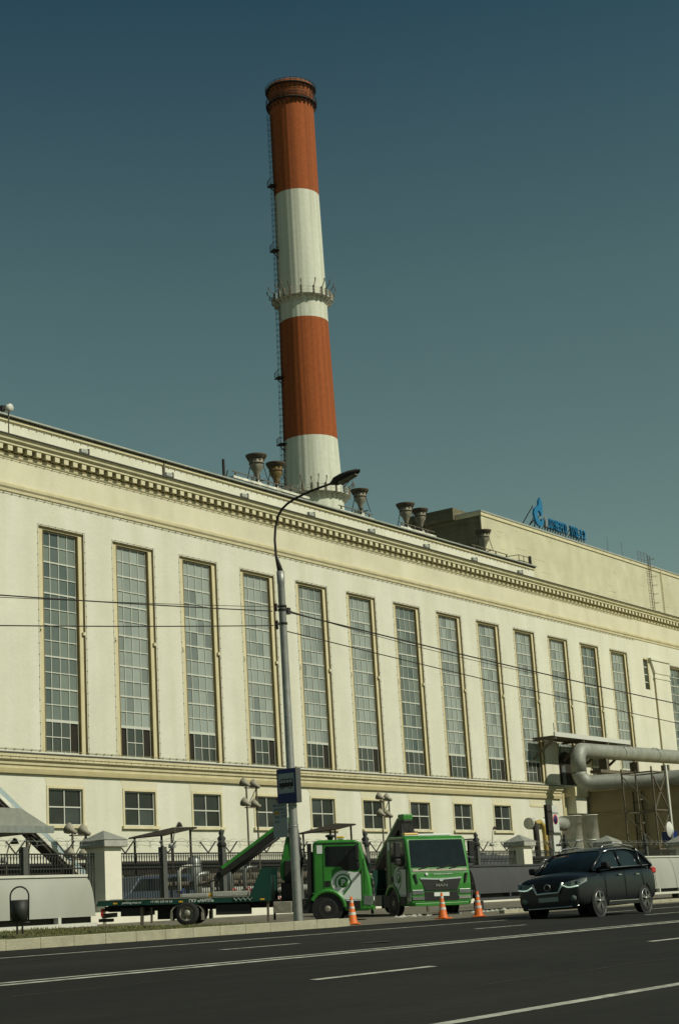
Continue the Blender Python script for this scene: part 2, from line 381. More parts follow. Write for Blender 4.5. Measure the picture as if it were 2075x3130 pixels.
xs = sorted({X0, X1, *[o[0] for o in allo], *[o[1] for o in allo]}); zs = sorted({1.6, ZT, *[o[2] for o in allo], *[o[3] for o in allo]})
wl = HB()
for i in range(len(xs)-1):
    col = None
    for j in range(len(zs)-1):
        cx, cz = (xs[i]+xs[i+1])/2, (zs[j]+zs[j+1])/2
        if any(o[0] < cx < o[1] and o[2] < cz < o[3] for o in allo): continue
        wl.quad((xs[i], FY, zs[j]), (xs[i+1], FY, zs[j]), (xs[i+1], FY, zs[j+1]), (xs[i], FY, zs[j+1]))
wl.quad((X0, FY, 1.6), (X0, FY+30, 1.6), (X0, FY+30, ZT), (X0, FY, ZT))
wl.quad((X1, FY, 1.6), (X1, FY+30, 1.6), (X1, FY+30, ZT), (X1, FY, ZT))
wl.quad((X0, FY+30, 1.6), (X1, FY+30, 1.6), (X1, FY+30, ZT), (X0, FY+30, ZT))
wl.build('wall', 'wall', recalc=False)
# roof deck, attic wall behind the cornice
HB().box((X0, FY+.1, 27.62), (X1, FY+30, 27.8)).build('roof', 'tin')
at_ = HB(); at_.box((X0, 66, 27.8), (126.9, FY+29.9, 30.55)).build('attic', 'wall')
HB().box((X0, 65.85, 30.55), (127.0, FY+29.95, 30.62)).build('attic_flashing', 'flash')
HB().box((X0, 65.9, 30.36), (126.95, 66-.003, 30.50)).build('attic_band', 'trim')
HB().box((X0, 65.7, 30.62), (127.05, FY+29.97, 30.70)).build('attic_coping', 'tin')
d_ = HB()
for xx in (76.9, ): d_.box((xx, 65.86, 27.8), (xx+.12, 65.98, 30.5))
d_.build('attic_downpipe', 'steel')
# cornice profile, extruded along X (y outwards from the wall is negative)
def molding(name, pts, m, x0=X0, x1=X1):
    return HB().prism([(FY-o, z) for o, z in pts], x0, x1, 'yz').build(name, m)
molding('cornice', [(-.1, 27.60), (.45, 27.60), (.45, 27.70), (.52, 27.77), (.60, 27.82), (.62, 27.92), (.70, 27.99), (.70, 28.07), (-.1, 28.15)], 'cornice')
molding('cornice_flashing', [(-.1, 28.155), (.74, 28.075), (.74, 28.035), (.76, 28.035), (.76, 28.095), (-.1, 28.18)], 'flash')
mod = HB(); x = 58.0; k = 0
m0 = MB().box((0, -.40, 27.29-1.8), (.36, -.002, 27.598-1.8)).build('modillion', 'modillion', hall)
m0.location.x = x-60
for k in range(1, 100): c = m0.copy(); C.objects.link(c); c.parent = hall; c.location.x = x+.72*k-60
x += 72
while x < X1: mod.box((x, FY-.40, 27.29), (x+.36, FY-.002, 27.598)); x += .72
x = 57.28
while x > X0: mod.box((x, FY-.40, 27.29), (x+.36, FY-.002, 27.598)); x -= .72
stuff(mod.build('modillions', 'modillion'))
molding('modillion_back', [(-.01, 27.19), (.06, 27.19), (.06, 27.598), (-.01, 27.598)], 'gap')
molding('frieze_bed', [(-.01, 26.98), (.08, 26.98), (.12, 27.05), (.12, 27.12), (.18, 27.185), (-.01, 27.185)], 'trim')
molding('frieze', [(-.02, 25.53), (.03, 25.53), (.03, 26.978), (-.02, 26.978)], 'frieze')
molding('architrave', [(-.01, 25.06), (.06, 25.06), (.08, 25.20), (.16, 25.30), (.18, 25.44), (.10, 25.46), (.10, 25.527), (-.01, 25.527)], 'trim')
molding('string_course', [(-.01, 10.06), (.12, 10.06), (.14, 10.2), (.22, 10.26), (.24, 10.40), (.38, 10.50), (.40, 10.80), (-.01, 10.90)], 'trim', X0, 122.1)
molding('string_course_shelf', [(-.02, 10.905), (.43, 10.805), (.43, 10.845), (-.02, 10.95)], 'flash', X0, 122.15)
molding('string_course_base', [(-.01, 9.80), (.16, 9.80), (.18, 9.9), (.20, 10.055), (-.01, 10.055)], 'trim2', X0, 122.1)
# bulb string clips
for (yo, zo, xe_, hh) in ((-.07, 24.98, 140, .06), (-.10, 26.92, 140, .05), (-.41, 10.64, 121.8, .05), (-.06, 11.10, 121.8, .05), (2.96, 30.30, 126, .10)):
    cl = HB(); x = X0
    cl.box((X0, FY+yo-.01, zo-.008), (xe_, FY+yo+.01, zo+.008))
    while x < xe_: cl.box((x, FY+yo-.02, zo-hh), (x+.045, FY+yo+.02, zo+.02)); x += .62
    cl.build('light_string', 'clip')

# tall windows
def tall_window(x0, z0, z1, wdt, style, name='tall_window'):
    """surround mesh is the part; its sashes and panes are sub-parts"""
    loc = V((x0-60, 0, z0-1.8)); x1 = wdt; H = z1-z0; fw_ = .42; gy = .31; fy = .10
    s = MB()   # surround: face set back .09, inner reveal to .26
    s.box((0, fy, 0), (fw_, gy+.14, H)); s.box((x1-fw_, fy, 0), (x1, gy+.14, H)); s.box((fw_, fy, H-.16), (x1-fw_, gy+.14, H))
    sur = s.build(name, 'trim', hall); sur.location = loc
    k = MB()
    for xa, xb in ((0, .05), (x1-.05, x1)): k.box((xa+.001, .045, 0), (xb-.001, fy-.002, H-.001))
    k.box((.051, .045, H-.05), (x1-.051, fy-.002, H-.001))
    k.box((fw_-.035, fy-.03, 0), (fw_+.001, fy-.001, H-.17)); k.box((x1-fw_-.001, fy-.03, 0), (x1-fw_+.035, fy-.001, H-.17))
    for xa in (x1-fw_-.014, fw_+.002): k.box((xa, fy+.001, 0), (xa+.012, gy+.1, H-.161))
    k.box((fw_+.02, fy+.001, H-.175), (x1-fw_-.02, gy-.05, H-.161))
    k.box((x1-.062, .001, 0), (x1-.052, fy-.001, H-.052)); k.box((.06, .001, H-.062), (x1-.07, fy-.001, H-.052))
    k.build('reveal_bead', 'painted_shade', sur)
    zc = H*.54
    for xa in (.02, x1-.20): MB().box((xa, -.03, zc-.09), (xa+.18, fy-.032, zc+.09)).build('bracket', 'modillion', sur)
    c = MB(); z = .3
    for a_, b_ in (((-.08, -.02, 0), (-.08, -.02, H+.07)), ((-.08, -.02, H+.07), (x1+.08, -.02, H+.07)), ((x1+.08, -.02, H+.07), (x1+.08, -.02, 0))): c.bar(a_, b_, .010)
    while z < H:
        c.box((-.10, -.04, z), (-.06, -.002, z+.05)); c.box((x1+.06, -.04, z), (x1+.10, -.002, z+.05)); z += .62
    z = .2
    while z < x1: c.box((z, -.04, H+.05), (z+.04, -.002, H+.09)); z += .55
    c.build('light_string', 'clip', sur)
    gx0, gx1 = fw_, x1-fw_; GW = gx1-gx0; rows = 14; rh = (H-.16)/rows; pw = GW/4
    fr = MB()
    for i in range(5):
        t = .045 if 0 < i < 4 else .06; xx = gx0+i*pw-(t/2 if 0 < i < 4 else 0 if i == 0 else t)
        zb = 0 if not (style == 'right' and i == 3) else 0
        fr.box((xx, gy-.045, zb), (xx+t, gy-.005, H-.161))
    for j in range(rows+1):
        t = .15 if j == 2 else .085 if j % 2 == 0 else .05
        za = max(0, min(H-.161-t, j*rh-t/2))
        xa, xb = gx0, gx1
        if j == 1:
            if style in ('right', 'both'): xb = gx1-pw
            if style in ('left', 'both'): xa = gx0+pw
        fr.box((xa+.001, gy-.048, za), (xb-.001, gy-.008, za+t))
    fr.build('sash_frame', 'whitepaint', sur)
    p = MB().box((gx0, gy, 2*rh), (gx1, gy+.02, H-.162)); p.build('milky_glass', 'paned' if style == 'dark' or random.random() < .22 else 'pane', sur)
    xa = gx0+(pw if style in ('left', 'both') else 0); xb = gx1-(pw if style in ('right', 'both', 'dark') else 0)
    MB().box((xa, gy, 0), (xb, gy+.02, 2*rh-.01)).build('clear_glass', 'lowpane', sur)
    if xa > gx0: MB().box((gx0, gy+.03, 0), (xa, gy+.10, 2*rh)).build('open_casement', 'hole', sur)
    if xb < gx1: MB().box((xb, gy+.03, 0), (gx1, gy+.10, 2*rh)).build('open_casement', 'hole', sur)
    return sur
styles = ['none', 'right', 'both', 'left', 'both', 'right', 'right', 'none', 'left', 'both', 'right', 'none', 'none', 'none']
for n, st in zip(range(0, 13), styles[1:]): tall_window(WX0+n*WP, WZ0, WZ1, WW, st)
for o in far_w: tall_window(o[0], o[2], o[3], 3.5, 'dark')
# low office windows
def low_window(x0, x1, z0, z1, hole=True):
    s = MB(); W_ = x1-x0; H = z1-z0
    if hole:
        s.box((-.14, -.04, 0), (0, .22, H)); s.box((W_, -.04, 0), (W_+.14, .22, H)); s.box((-.14, -.04, H), (W_+.14, .22, H+.14))
    else: s.box((-.1, -.04, H), (W_+.1, -.002, H+.16))
    sur = s.build('office_window', 'trim', hall); sur.location = (x0-60, 0, z0-1.8)
    if hole:
        f = MB(); t = .07
        for xx in (0, W_/2-t/2, W_-t): f.box((xx, .10, 0), (xx+t, .14, H))
        for zz_ in (0, H/2-t/2, H-t): f.box((.001, .097, zz_), (W_-.001, .137, zz_+t))
        f.build('sash_frame', 'whitepaint', sur)
        MB().box((0, .15, 0), (W_, .17, H)).build('pane', 'glass', sur)
        MB().box((-.26, -.16, -.16), (W_+.26, .1, -.003)).build('sill', 'trim', sur)
    # flared lintel with concave sides
    pts = [(-.14, H+.145)]
    for k in range(7):
        t = k/6; pts.append((-.14-.42*(t**1.8), H+.16+.72*t))
    pts += [(W_+.14+.42*((6-k)/6)**1.8, H+.16+.72*(6-k)/6) for k in range(7)]+[(W_+.14, H+.145)]
    MB().prism(pts, -.010, -.002).build('lintel', 'frieze', sur)
for o in low: low_window(*o)
n = 9; low_window(WX0+n*WP+.43, WX0+n*WP+3.04, 7.15, 9.10, False)
# narrow stair window and pilaster of the next bay
s = MB(); W_ = nar[1]-nar[0]; H = nar[3]-nar[2]
s.box((0, 0.01, 0), (.10, .3, H)); s.box((W_-.25, 0.01, 0), (W_, .3, H)); s.box((.1, .01, H-.12), (W_-.25, .3, H))
sw = s.build('stair_window', 'trim', hall); sw.location = (nar[0]-60, 0, nar[2]-1.8)
f = MB()
for j in range(5): f.box((.1, .16, j*(H-.12)/4-.04 if j else 0), (W_-.25, .2, j*(H-.12)/4+.04))
f.build('sash_frame', 'whitepaint', sw); MB().box((.1, .21, 0), (W_-.25, .23, H-.12)).build('pane', 'lowpane', sw)
pl = HB(); pl.box((143.5, FY-.18, 10), (146.9, FY-.002, 22.1))
pl.prism([(143.5, 22.1), (143.2, 22.7), (142.8, 23.3), (147.0, 23.3), (147.0, 22.1)], FY-.24, FY-.003, 'xz')
pl.box((142.6, FY-.34, 23.3), (147.1, FY-.002, 23.5)); pl.box((143.35, FY-.24, 21.6), (146.95, FY-.003, 21.75))
pl.build('pilaster', 'wall'); HB().box((143.47, FY-.18, 10), (143.497, FY-.003, 22.09)).build('pilaster_edge', 'trim2')
# painted shadow strip and return of the plinth block at the end of the string course
HB().box((123.2, FY-.9, 8.6), (125.2, FY-.01, 10.0)).build('plinth_block', 'wall')
HB().box((122.9, FY-1.05, 10.0), (125.3, FY-.01, 10.75)).build('plinth_cornice', 'trim')
HB().box((122.45, FY-.06, 1.8), (123.0, FY-.002, 10.9)).build('painted_shade', 'trim2')  # dark strip painted for the shadow where the string course ends
s = HB()   # arched service opening
ax0, ax1 = at(1716, 2390, Y=62.9).x, at(1752, 2390, Y=62.9).x; axr = (ax1-ax0)/2
pts = [(ax0, 11.0), (ax1, 11.0), (ax1, 12.7)]+[(ax0+axr+axr*math.cos(t), 12.7+axr*math.sin(t)) for t in np.linspace(.2, math.pi, 9)]
s.prism(pts, FY-.12, FY-.004, 'xz').build('arched_opening', 'hole')
HB().box((ax0+.15, FY-.16, 11.0), (ax0+.75, FY-.125, 12.6)).build('arched_shutter', 'tarp')

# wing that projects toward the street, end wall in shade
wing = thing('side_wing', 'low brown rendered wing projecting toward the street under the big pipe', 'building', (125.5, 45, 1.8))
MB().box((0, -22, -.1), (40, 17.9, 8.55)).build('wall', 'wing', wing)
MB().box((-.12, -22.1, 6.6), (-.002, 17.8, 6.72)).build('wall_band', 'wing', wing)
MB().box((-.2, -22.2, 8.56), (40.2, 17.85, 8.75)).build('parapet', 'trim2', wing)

# ------------------------------------------------------------------ far boiler hall with roof sign
bh = thing('boiler_hall', 'tall blank cream boiler hall rising behind the turbine hall roof', 'building', (143.1, 80, 1.8))
MB().box((0, 0, 0), (110, 40, 39.0)).build('wall', 'far', bh)
MB().box((-.12, -.12, 39.0), (110.1, 40.1, 39.35)).build('parapet', 'trim', bh)
MB().box((-.2, -.2, 39.35), (110.2, 40.2, 39.52)).build('coping', 'tin', bh)
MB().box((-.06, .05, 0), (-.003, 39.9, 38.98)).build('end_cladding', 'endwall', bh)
s = MB()
for k in range(90):
    z = random.uniform(27, 38.6); x = random.uniform(.2, 60); z = round(z/.62)*.62; s.box((x, -.02, z), (x+random.uniform(.4, 2.6), -.003, z+.022))
stuff(s.build('render_cracks', 'trim', bh))
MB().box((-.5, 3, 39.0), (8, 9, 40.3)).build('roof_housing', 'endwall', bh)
p0 = at(1970, 1690, Y=80); s = MB()
lx = p0.x-143.1
for dx in (0, .5): s.bar((lx+dx, -.3, 26), (lx+dx, -.3, 40.6), .06)
z = 26
while z < 40: s.bar((lx, -.3, z), (lx+.5, -.3, z), .03); z += .35
z = 28
while z < 40.5:
    s.tube([(lx, -.3, z), (lx-.1, -.8, z), (lx+.25, -1.05, z), (lx+.6, -.8, z), (lx+.5, -.3, z)], .02, 5); z += 1.1
s.build('caged_ladder', 'steel', bh)
s = MB()
for dx in (-1.8, -.9, 0, .9): s.bar((lx+dx, .2, 39.5), (lx+dx, .2, 41.0), .035)
for dz in (40.1, 40.6, 41.0): s.bar((lx-1.8, .2, dz), (lx+.9, .2, dz), .03)
s.build('roof_railing', 'steel', bh)
xx = at(1988, 1700, Y=80).x-143.1+2.2
MB().tube([(xx, -.15, 20), (xx, -.15, 39.3)], .07, 6).build('drainpipe', 'trim2', bh)
s = MB()
for u_ in (1858, 1900):
    p = at(u_, 1690, Y=82); s.bar((p.x-143.1, 2, 39.3), (p.x-143.1, 2, 42.4), .03)
s.build('aerial', 'steel', bh)

sign = thing('roof_sign', 'blue lettered sign with flame emblem standing on the boiler hall roof', 'sign', (154.5, 79.9, 41.3))
mxs = Matrix.Translation((0, 0, 0)) @ Matrix.Rotation(R(90), 4, 'X')
# flame emblem: a flame above a curled letter
fl = [(.55, .75), (.25, 1.3), (.12, 2.0), (.35, 2.65), (1.05, 3.05), (1.35, 3.35), (1.55, 4.0), (1.85, 4.45), (2.15, 3.9), (2.25, 3.2), (2.15, 2.4), (1.95, 1.95), (1.75, 1.9), (1.7, 2.3), (1.35, 2.55), (1.05, 2.4), (.9, 2.0), (.95, 1.5), (1.2, 1.15), (1.55, 1.05), (1.8, 1.25), (1.85, 1.5), (2.3, 1.5), (2.25, 1.0), (2.0, .6), (1.5, .38), (.95, .45)]
MB().prism([(a, b*.83) for a, b in fl], -.12, .12).build('flame_emblem', 'blue', sign)
for body_, x0_, x1_ in (('МОСЭНЕРГО', 2.7, 7.9), ('ТЭЦ-12', 8.7, 12.6)):
    for i_, ch_ in enumerate(body_):
        w1 = (x1_-x0_)/len(body_)
        if ch_ == ' ': continue
        o = text('letter', ch_, 1.45, 'blue' if x0_ > 3 or i_ > 0 else 'palelet', sign, Matrix.Rotation(R(90), 4, 'X'), .10, bold=.03)
        xs2 = [v.co.x for v in o.data.vertices]; wd_ = max(xs2)-min(xs2); k_ = min(1, w1*.80/wd_)
        o.data.transform(Matrix.Diagonal((k_, 1, 1, 1))); o.location = (x0_+w1*(i_+.1)-min(xs2)*k_, 0, .55)
s = MB()
for xx in [.6, 1.6]+[2.9+.62*k for k in range(9)]+[9.1+.66*k for k in range(6)]:
    s.bar((xx, .18, -.5), (xx, .18, 1.6), .07); s.bar((xx, .2, 1.3), (xx-.05, 1.6, -.4), .06)
for z in (.55, 1.5): s.bar((2.8, .2, z), (8.5, .2, z), .06); s.bar((9, .2, z), (12.8, .2, z), .06)
s.bar((.6, .2, 1), (.5, 1.9, -.4), .09); s.bar((.6, .2, 2.6), (.2, 2.4, -.4), .08)
s.build('support_frame', 'steeld', sign)

# ------------------------------------------------------------------ chimney
CX, CY = 212.7, 150.0
ch = thing('smokestack', 'giant red and white banded chimney with railed galleries behind the hall', 'chimney', (CX, CY, 1.8))
def zc(v, u=915): return at(u, v, Y=CY-2.6).z-1.8
def CR(z): return float(np.interp(z, [0, 60, 77, 99, 121, 137, 145], [7.4, 5.1, 4.50, 4.12, 3.86, 3.84, 3.84]))
zb = [0, zc(1330, 955), zc(957), zc(576), zc(235, 889)]
_rf = random.Random(3); FLU = [_rf.choice((-.02, 0, 0, .022, .038)) if _rf.random() < .75 else 0 for _ in range(144)]
def band(z0, z1, m, name):
    mb = MB(); k = max(2, int((z1-z0)/3)); n_ = 144; vs = []; fs = []
    for i in range(k+1):
        z = z0+(z1-z0)*i/k; r = CR(z)
        for j in range(n_): a = 2*math.pi*j/n_; q = r+FLU[j]*r/4; vs.append((q*math.cos(a), q*math.sin(a), z))
    for i in range(k):
        for j in range(n_): fs.append((i*n_+j, i*n_+(j+1) % n_, (i+1)*n_+(j+1) % n_, (i+1)*n_+j))
    return mb.add(vs, fs, True).build(name, m, ch, recalc=False)
band(zb[0], zb[1], 'cwhite', 'white_band'); band(zb[1], zb[2], 'red', 'red_band'); band(zb[2], zb[3], 'cwhite', 'white_band')
zt = zb[4]; z_up = zc(300, 889); band(zb[3], z_up, 'red', 'red_band')
MB().lathe((0, 0, 0), [(CR(z_up), z_up), (CR(z_up)+.05, z_up+.1), (CR(zt)+.06, zt-1.0), (CR(zt)+.14, zt-.9), (CR(zt)+.15, zt), (CR(zt)-.5, zt+.02), (CR(zt)-.6, zt-3)], 64).build('rim', 'redtop', ch, recalc=False)
def gallery(z, wd, m, name='gallery', aerials=0, n=28, hgt=1.1):
    r = CR(z); s = MB()
    s.lathe((0, 0, 0), [(r-.05, z), (r+wd, z), (r+wd, z+.12), (r-.05, z+.12)], 48, smooth=False)
    for k in range(n):
        a = 2*math.pi*k/n; c_, s_ = math.cos(a), math.sin(a)
        s.bar((c_*(r+wd), s_*(r+wd), z), (c_*(r+wd), s_*(r+wd), z+hgt), .07)
        s.bar((c_*(r+wd*.95), s_*(r+wd*.95), z), (c_*(r-.02), s_*(r-.02), z-1.0), .12)
        s.bar((c_*(r-.02), s_*(r-.02), z-.05), (c_*(r-.02), s_*(r-.02), z-1.1), .1)
    for hh in (hgt, hgt*.5):
        s.tube([(math.cos(2*math.pi*k/36)*(r+wd), math.sin(2*math.pi*k/36)*(r+wd), z+hh) for k in range(37)], .04, 5, False)
    g_ = s.build(name, m, ch)
    if aerials:
        for k in range(aerials):
            a_ = MB()
            a = 2*math.pi*(k+.3*math.sin(k*5))/aerials; rr = r+wd; c_, s_ = math.cos(a), math.sin(a); L_ = .6+.5*random.random()
            p = V((c_*rr, s_*rr, z+hgt)); q = V((c_*(rr+L_), s_*(rr+L_), z+hgt+.5+.5*random.random()))
            a_.bar(p, q, .10); a_.bar(q, q+V((0, 0, .5)), .14); a_.bar(p-V((0, 0, 1.2)), p+V((0, 0, .2)), .2, .35)
            a_.build('aerial', 'steel', g_)
    return g_
gallery(zc(247, 889), .62, 'steeld', n=30, hgt=.7); gallery(zc(291, 889), .62, 'steeld', n=30)
for z in (zc(262, 889), zc(272, 889), zc(280, 889)): MB().lathe((0, 0, z), [(CR(z)+.02, 0), (CR(z)+.12, .02), (CR(z)+.12, .12), (CR(z)+.02, .14)], 64).build('hoop', 'redtop', ch)
gallery(zc(893), 1.0, 'tankw', aerials=20, n=30)
gallery(zc(1500, 940), 1.1, 'tankw', aerials=24, n=34)
# hook ladder on the left flank
a = R(180-(90-math.degrees(YAW))+90+32); a = math.atan2(.60, -.80)+R(4)
la = MB(); ca, sa = math.cos(a), math.sin(a); tx, ty = -sa, ca
zz_ = 40.0
while zz_ < zt-6:
    r = CR(zz_)+.2; r2 = CR(zz_+3)+.2
    for o in (-.25, .25): la.bar((ca*r+tx*o, sa*r+ty*o, zz_), (ca*r2+tx*o, sa*r2+ty*o, zz_+3), .06)
    for j in range(3):
        rr = r+.55; z = zz_+j
        la.tube([(ca*r-tx*.4, sa*r-ty*.4, z), (ca*rr-tx*.35, sa*rr-ty*.35, z), (ca*rr+tx*.35, sa*rr+ty*.35, z), (ca*r+tx*.4, sa*r+ty*.4, z)], .035, 5)
        la.bar((ca*CR(z), sa*CR(z), z), (ca*r, sa*r, z), .06)
    for o in (-.3, .3): la.bar((ca*(r+.55)+tx*o, sa*(r+.55)+ty*o, zz_), (ca*(r2+.55)+tx*o, sa*(r2+.55)+ty*o, zz_+3), .035)
    zz_ += 3
la.build('caged_ladder', 'steeld', ch)
for v in (515, 712, 1110, 1315):
    z = zc(v, 850 if v < 900 else 870); r = CR(z); s = MB()
    s.lathe((0, 0, z), [(r-.02, 0), (r+1.2, 0), (r+1.2, .12), (r-.02, .12)], 6, a0=a-.16, a1=a+.16, smooth=False)
    s.tube([(math.cos(a-.16+.32*k/6)*(r+1.2), math.sin(a-.16+.32*k/6)*(r+1.2), z+1.1) for k in range(7)], .05, 5)
    for k in range(4):
        b = a-.16+.32*k/3; s.bar((math.cos(b)*(r+1.2), math.sin(b)*(r+1.2), z), (math.cos(b)*(r+1.2), math.sin(b)*(r+1.2), z+1.1), .06)
    s.bar((ca*(r+1.1), sa*(r+1.1), z), (ca*r, sa*r, z-1.2), .12)
    s.build('rest_platform', 'steeld', ch)

# ------------------------------------------------------------------ rooftop ventilators
def vent(u, v, r, hgt, label, m='vent', mc='ventd', lean=0):
    p = at(u, v, Y=68.3); r *= .80; hgt *= .88; t = thing('roof_ventilator', label, 'ventilator', (p.x, p.y, p.z), group='conical ventilators on the hall roof')
    H = hgt
    MB().lathe((0, 0, 0), [(r*.16, 0), (r*.16, H*.18), (r*.42, H*.42), (r*.62, H*.52), (r*.64, H*.82), (r*.5, H*.84), (.01, H*.84)], 20).build('cone', m, t)
    MB().lathe((0, 0, 0), [(r*.62, H*.80), (r*.98, H*.93), (r*1.0, H*.97), (r*.55, H*1.0), (.01, H*1.0), (.01, H*.96), (r*.6, H*.82)], 20).build('cap', mc, t)
    s = MB()
    for k in range(10):
        a = k*math.pi/5; s.bar((math.cos(a)*r*.66, math.sin(a)*r*.66, H*.74), (math.cos(a)*r*.95, math.sin(a)*r*.95, H*.93), .05)
    s.lathe((0, 0, 0), [(r*.66, H*.64), (r*.70, H*.64), (r*.70, H*.68), (r*.66, H*.68)], 20)
    s.build('hoop', mc, t)
    s = MB()
    for k in range(4):
        a = R(20+90*k); s.bar((math.cos(a)*r*1.05, math.sin(a)*r*1.05, -.05), (math.cos(a)*r*.62, math.sin(a)*r*.62, H*.62), .045)
    s.bar((-r*.9, 0, .02), (r*.9, 0, .02), .07); s.bar((0, -r*.9, .02), (0, r*.9, .02), .07)
    s.bar((-r*.35, -.2, -.2), (-r*.35, -.2, H*.16), .1)
    s.build('stay', 'steeld', t)
    MB().box((-r*.28, -r*.28, -1.9), (r*.28, r*.28, .06)).build('duct', 'tankw', t)
    return t
vent(787, 1474, .98, 2.35, 'leftmost and tallest conical roof ventilator with sooty cap left of the chimney')
vent(846, 1492, .92, 2.20, 'rusty brown conical roof ventilator touching the chimney left edge', 'rust', 'ventd')
vent(1103, 1566, .92, 2.12, 'lone conical roof ventilator just right of the chimney foot')
vent(1243, 1612, .98, 2.30, 'wider of the two paired roof ventilators before the boiler hall shaded end')
vent(1287, 1623, .90, 2.15, 'slimmer right one of the paired roof ventilators')
vent(1481, 1687, .92, 2.25, 'rightmost conical roof ventilator in front of the blank boiler hall wall')
def walk(u0_, v0, u1_, v1, label, post=None):
    a = at(u0_, v0, Y=67.3); b = at(u1_, v1, Y=67.3); L_ = b.x-a.x; z0 = a.z
    t = thing('roof_walkway', label, 'walkway', (a.x, a.y, z0), group='steel walkways on the hall roof')
    zt_ = b.z-a.z
    s = MB(); s.box((0, -.1, -.16), (L_, .0, .0)); s.box((0, .9, -.16), (L_, 1.0, 0)); s.build('beam', 'tankw', t)
    s = MB(); k = 0
    while k < L_: s.box((k, .0, -.05), (k+.12, .9, -.02)); k += .3
    s.build('grating', 'galv', t)
    s = MB(); k = .3
    while k < L_: s.box((k, .3, -1.2), (k+.14, .44, -.17)); s.box((k, -.02, .0), (k+.09, .07, .32)); k += 1.9
    s.bar((0, .02, .32), (L_, .02, .32), .06)
    s.build('foot', 'steel', t)
    return t
walk(712, 1453, 943, 1522, 'long steel roof walkway under the two ventilators left of the chimney')
walk(1036, 1556, 1140, 1587, 'short steel roof walkway under the lone ventilator')
walk(1222, 1607, 1330, 1640, 'short steel roof walkway under the paired ventilators')
walk(1442, 1675, 1552, 1707, 'steel roof walkway under the rightmost ventilator')
p = at(685, 1457, Y=67.3); t = tag(MB().box((-.07, -.07, -1), (.07, .07, 1.25)).add([(0, 0, 0)], []).build('stub_mast', 'steeld'), 'dark stub mast on the roof edge left of the ventilators', 'mast'); t.location = p
mb = MB().bar((.1, 0, -.3), (.45, 0, .55), .06).bar((.1, 0, -.3), (.75, 0, -.3), .1); o = mb.build('brace', 'steeld', t)
t = thing('roof_railing', 'small tan roof railing with dark post beyond the last ventilator', 'railing', at(1590, 1725, Y=67))
s = MB()
for dx in (0, .9, 1.8): s.bar((dx-.2, 0, -1), (dx-.2, 0, .85), .05)
for dz in (.35, .85): s.bar((-.2, 0, dz), (1.9, 0, dz), .05); s.bar((-.2, 0, dz), (-.6, 3, dz), .05)
s.build('rail', 'steel', t); MB().box((1.75, -.1, -.9), (1.98, .1, 1.0)).build('post', 'steeld', t)
CFL = ['leftmost', 'second', 'third', 'fourth', 'fifth', 'sixth', 'seventh', 'rightmost']
WH = ['above the second tall window', 'between the pole arm and the second window', 'just left of the street lamp arm', 'below the chimney foot', 'below the lone ventilator', 'below the paired ventilators', 'below the rightmost ventilator', 'near the small roof railing']
for k, (u_, v_) in enumerate([(257, 1381), (516, 1454), (746, 1518), (950, 1574), (1134, 1625), (1302, 1672), (1448, 1711), (1588, 1751)]):
    p = at(u_, v_, Y=62.5)
    t = thing('cornice_floodlight', '%s small grey floodlight on the cornice edge %s' % (CFL[k], WH[k]), 'floodlight', (p.x, p.y, 28.12), group='floodlights on the cornice')
    MB().box((-.28, -.12, .06), (.28, .14, .34)).build('housing', 'tin', t, bevel=.05); MB().box((.3, -.1, 0), (.38, .1, .4)).build('ballast_box', 'steeld', t)
    MB().box((-.2, 0, 0), (.2, .08, .06)).build('bracket', 'steel', t)
p = at(28, 1322, Y=62.4); t = thing('roof_aerial', 'white drum aerial on a thin mast at the left end of the cornice', 'aerial', (p.x, p.y, 28.1))
MB().bar((0, 0, 0), (0, 0, 1.75), .05).build('mast', 'steel', t)
MB().lathe((-.12, -.1, 1.42), [(.01, -.2), (.22, -.2), (.22, .12), (.01, .14)], 20, 'y').build('drum', 'signwl', t)
MB().box((-.45, .0, 1.25), (-.2, .2, 1.55)).build('receiver', 'steeld', t)

# ------------------------------------------------------------------ yard clutter behind the fence
YZ = 1.84
def prop(name, label, cat, loc, parts, rz=0, group=None):
    t = thing(name, label, cat, loc, rz, group)
    for nm, mb, m in parts: mb.build(nm, m, t)
    return t
# dark blocks added to darken the yard, and pipe racks seen through the bars
prop('yard_backdrop', 'added long low dark shed behind the left fence bays', 'backdrop', (36, 51, YZ), [
    ('wall', MB().box((0, 0, 0), (19, 4, 2.5)), 'backdrop'), ('roof', MB().box((-.2, -.3, 2.503), (19.2, 4.2, 2.62)), 'steeld')])
prop('yard_backdrop', 'added long low dark shed behind the trucks and right fence bays', 'backdrop', (56.5, 52, YZ), [
    ('wall', MB().box((0, 0, 0), (46, 4, 2.6)), 'backdrop'), ('roof', MB().box((-.2, -.3, 2.603), (46.2, 4.2, 2.72)), 'steeld')])
def pipe_run(x0, x1, y, z, r, label, m='tarp'):
    t = thing('pipe_run', label, 'pipe', (x0, y, YZ), group='pipe runs in the yard'); L_ = x1-x0
    MB().tube([(0, 0, z-YZ), (L_, 0, z-YZ)], r, 12).build('pipe', m, t)
    s = MB(); k = .8
    while k < L_: s.box((k, -.06, 0), (k+.1, .06, z-YZ-r)); s.box((k-.05, -r-.02, z-YZ-r*.5), (k+.15, -r*.8, z-YZ+r*.3)); k += 2.6
    s.build('trestle', 'steeld', t)
pipe_run(38, 104, 47.5, 3.55, .20, 'upper dark lagged pipe running along the yard behind the fence', 'steel')
pipe_run(38, 104, 46.9, 2.95, .16, 'lower pale lagged pipe running along the yard behind the fence', 'conc')
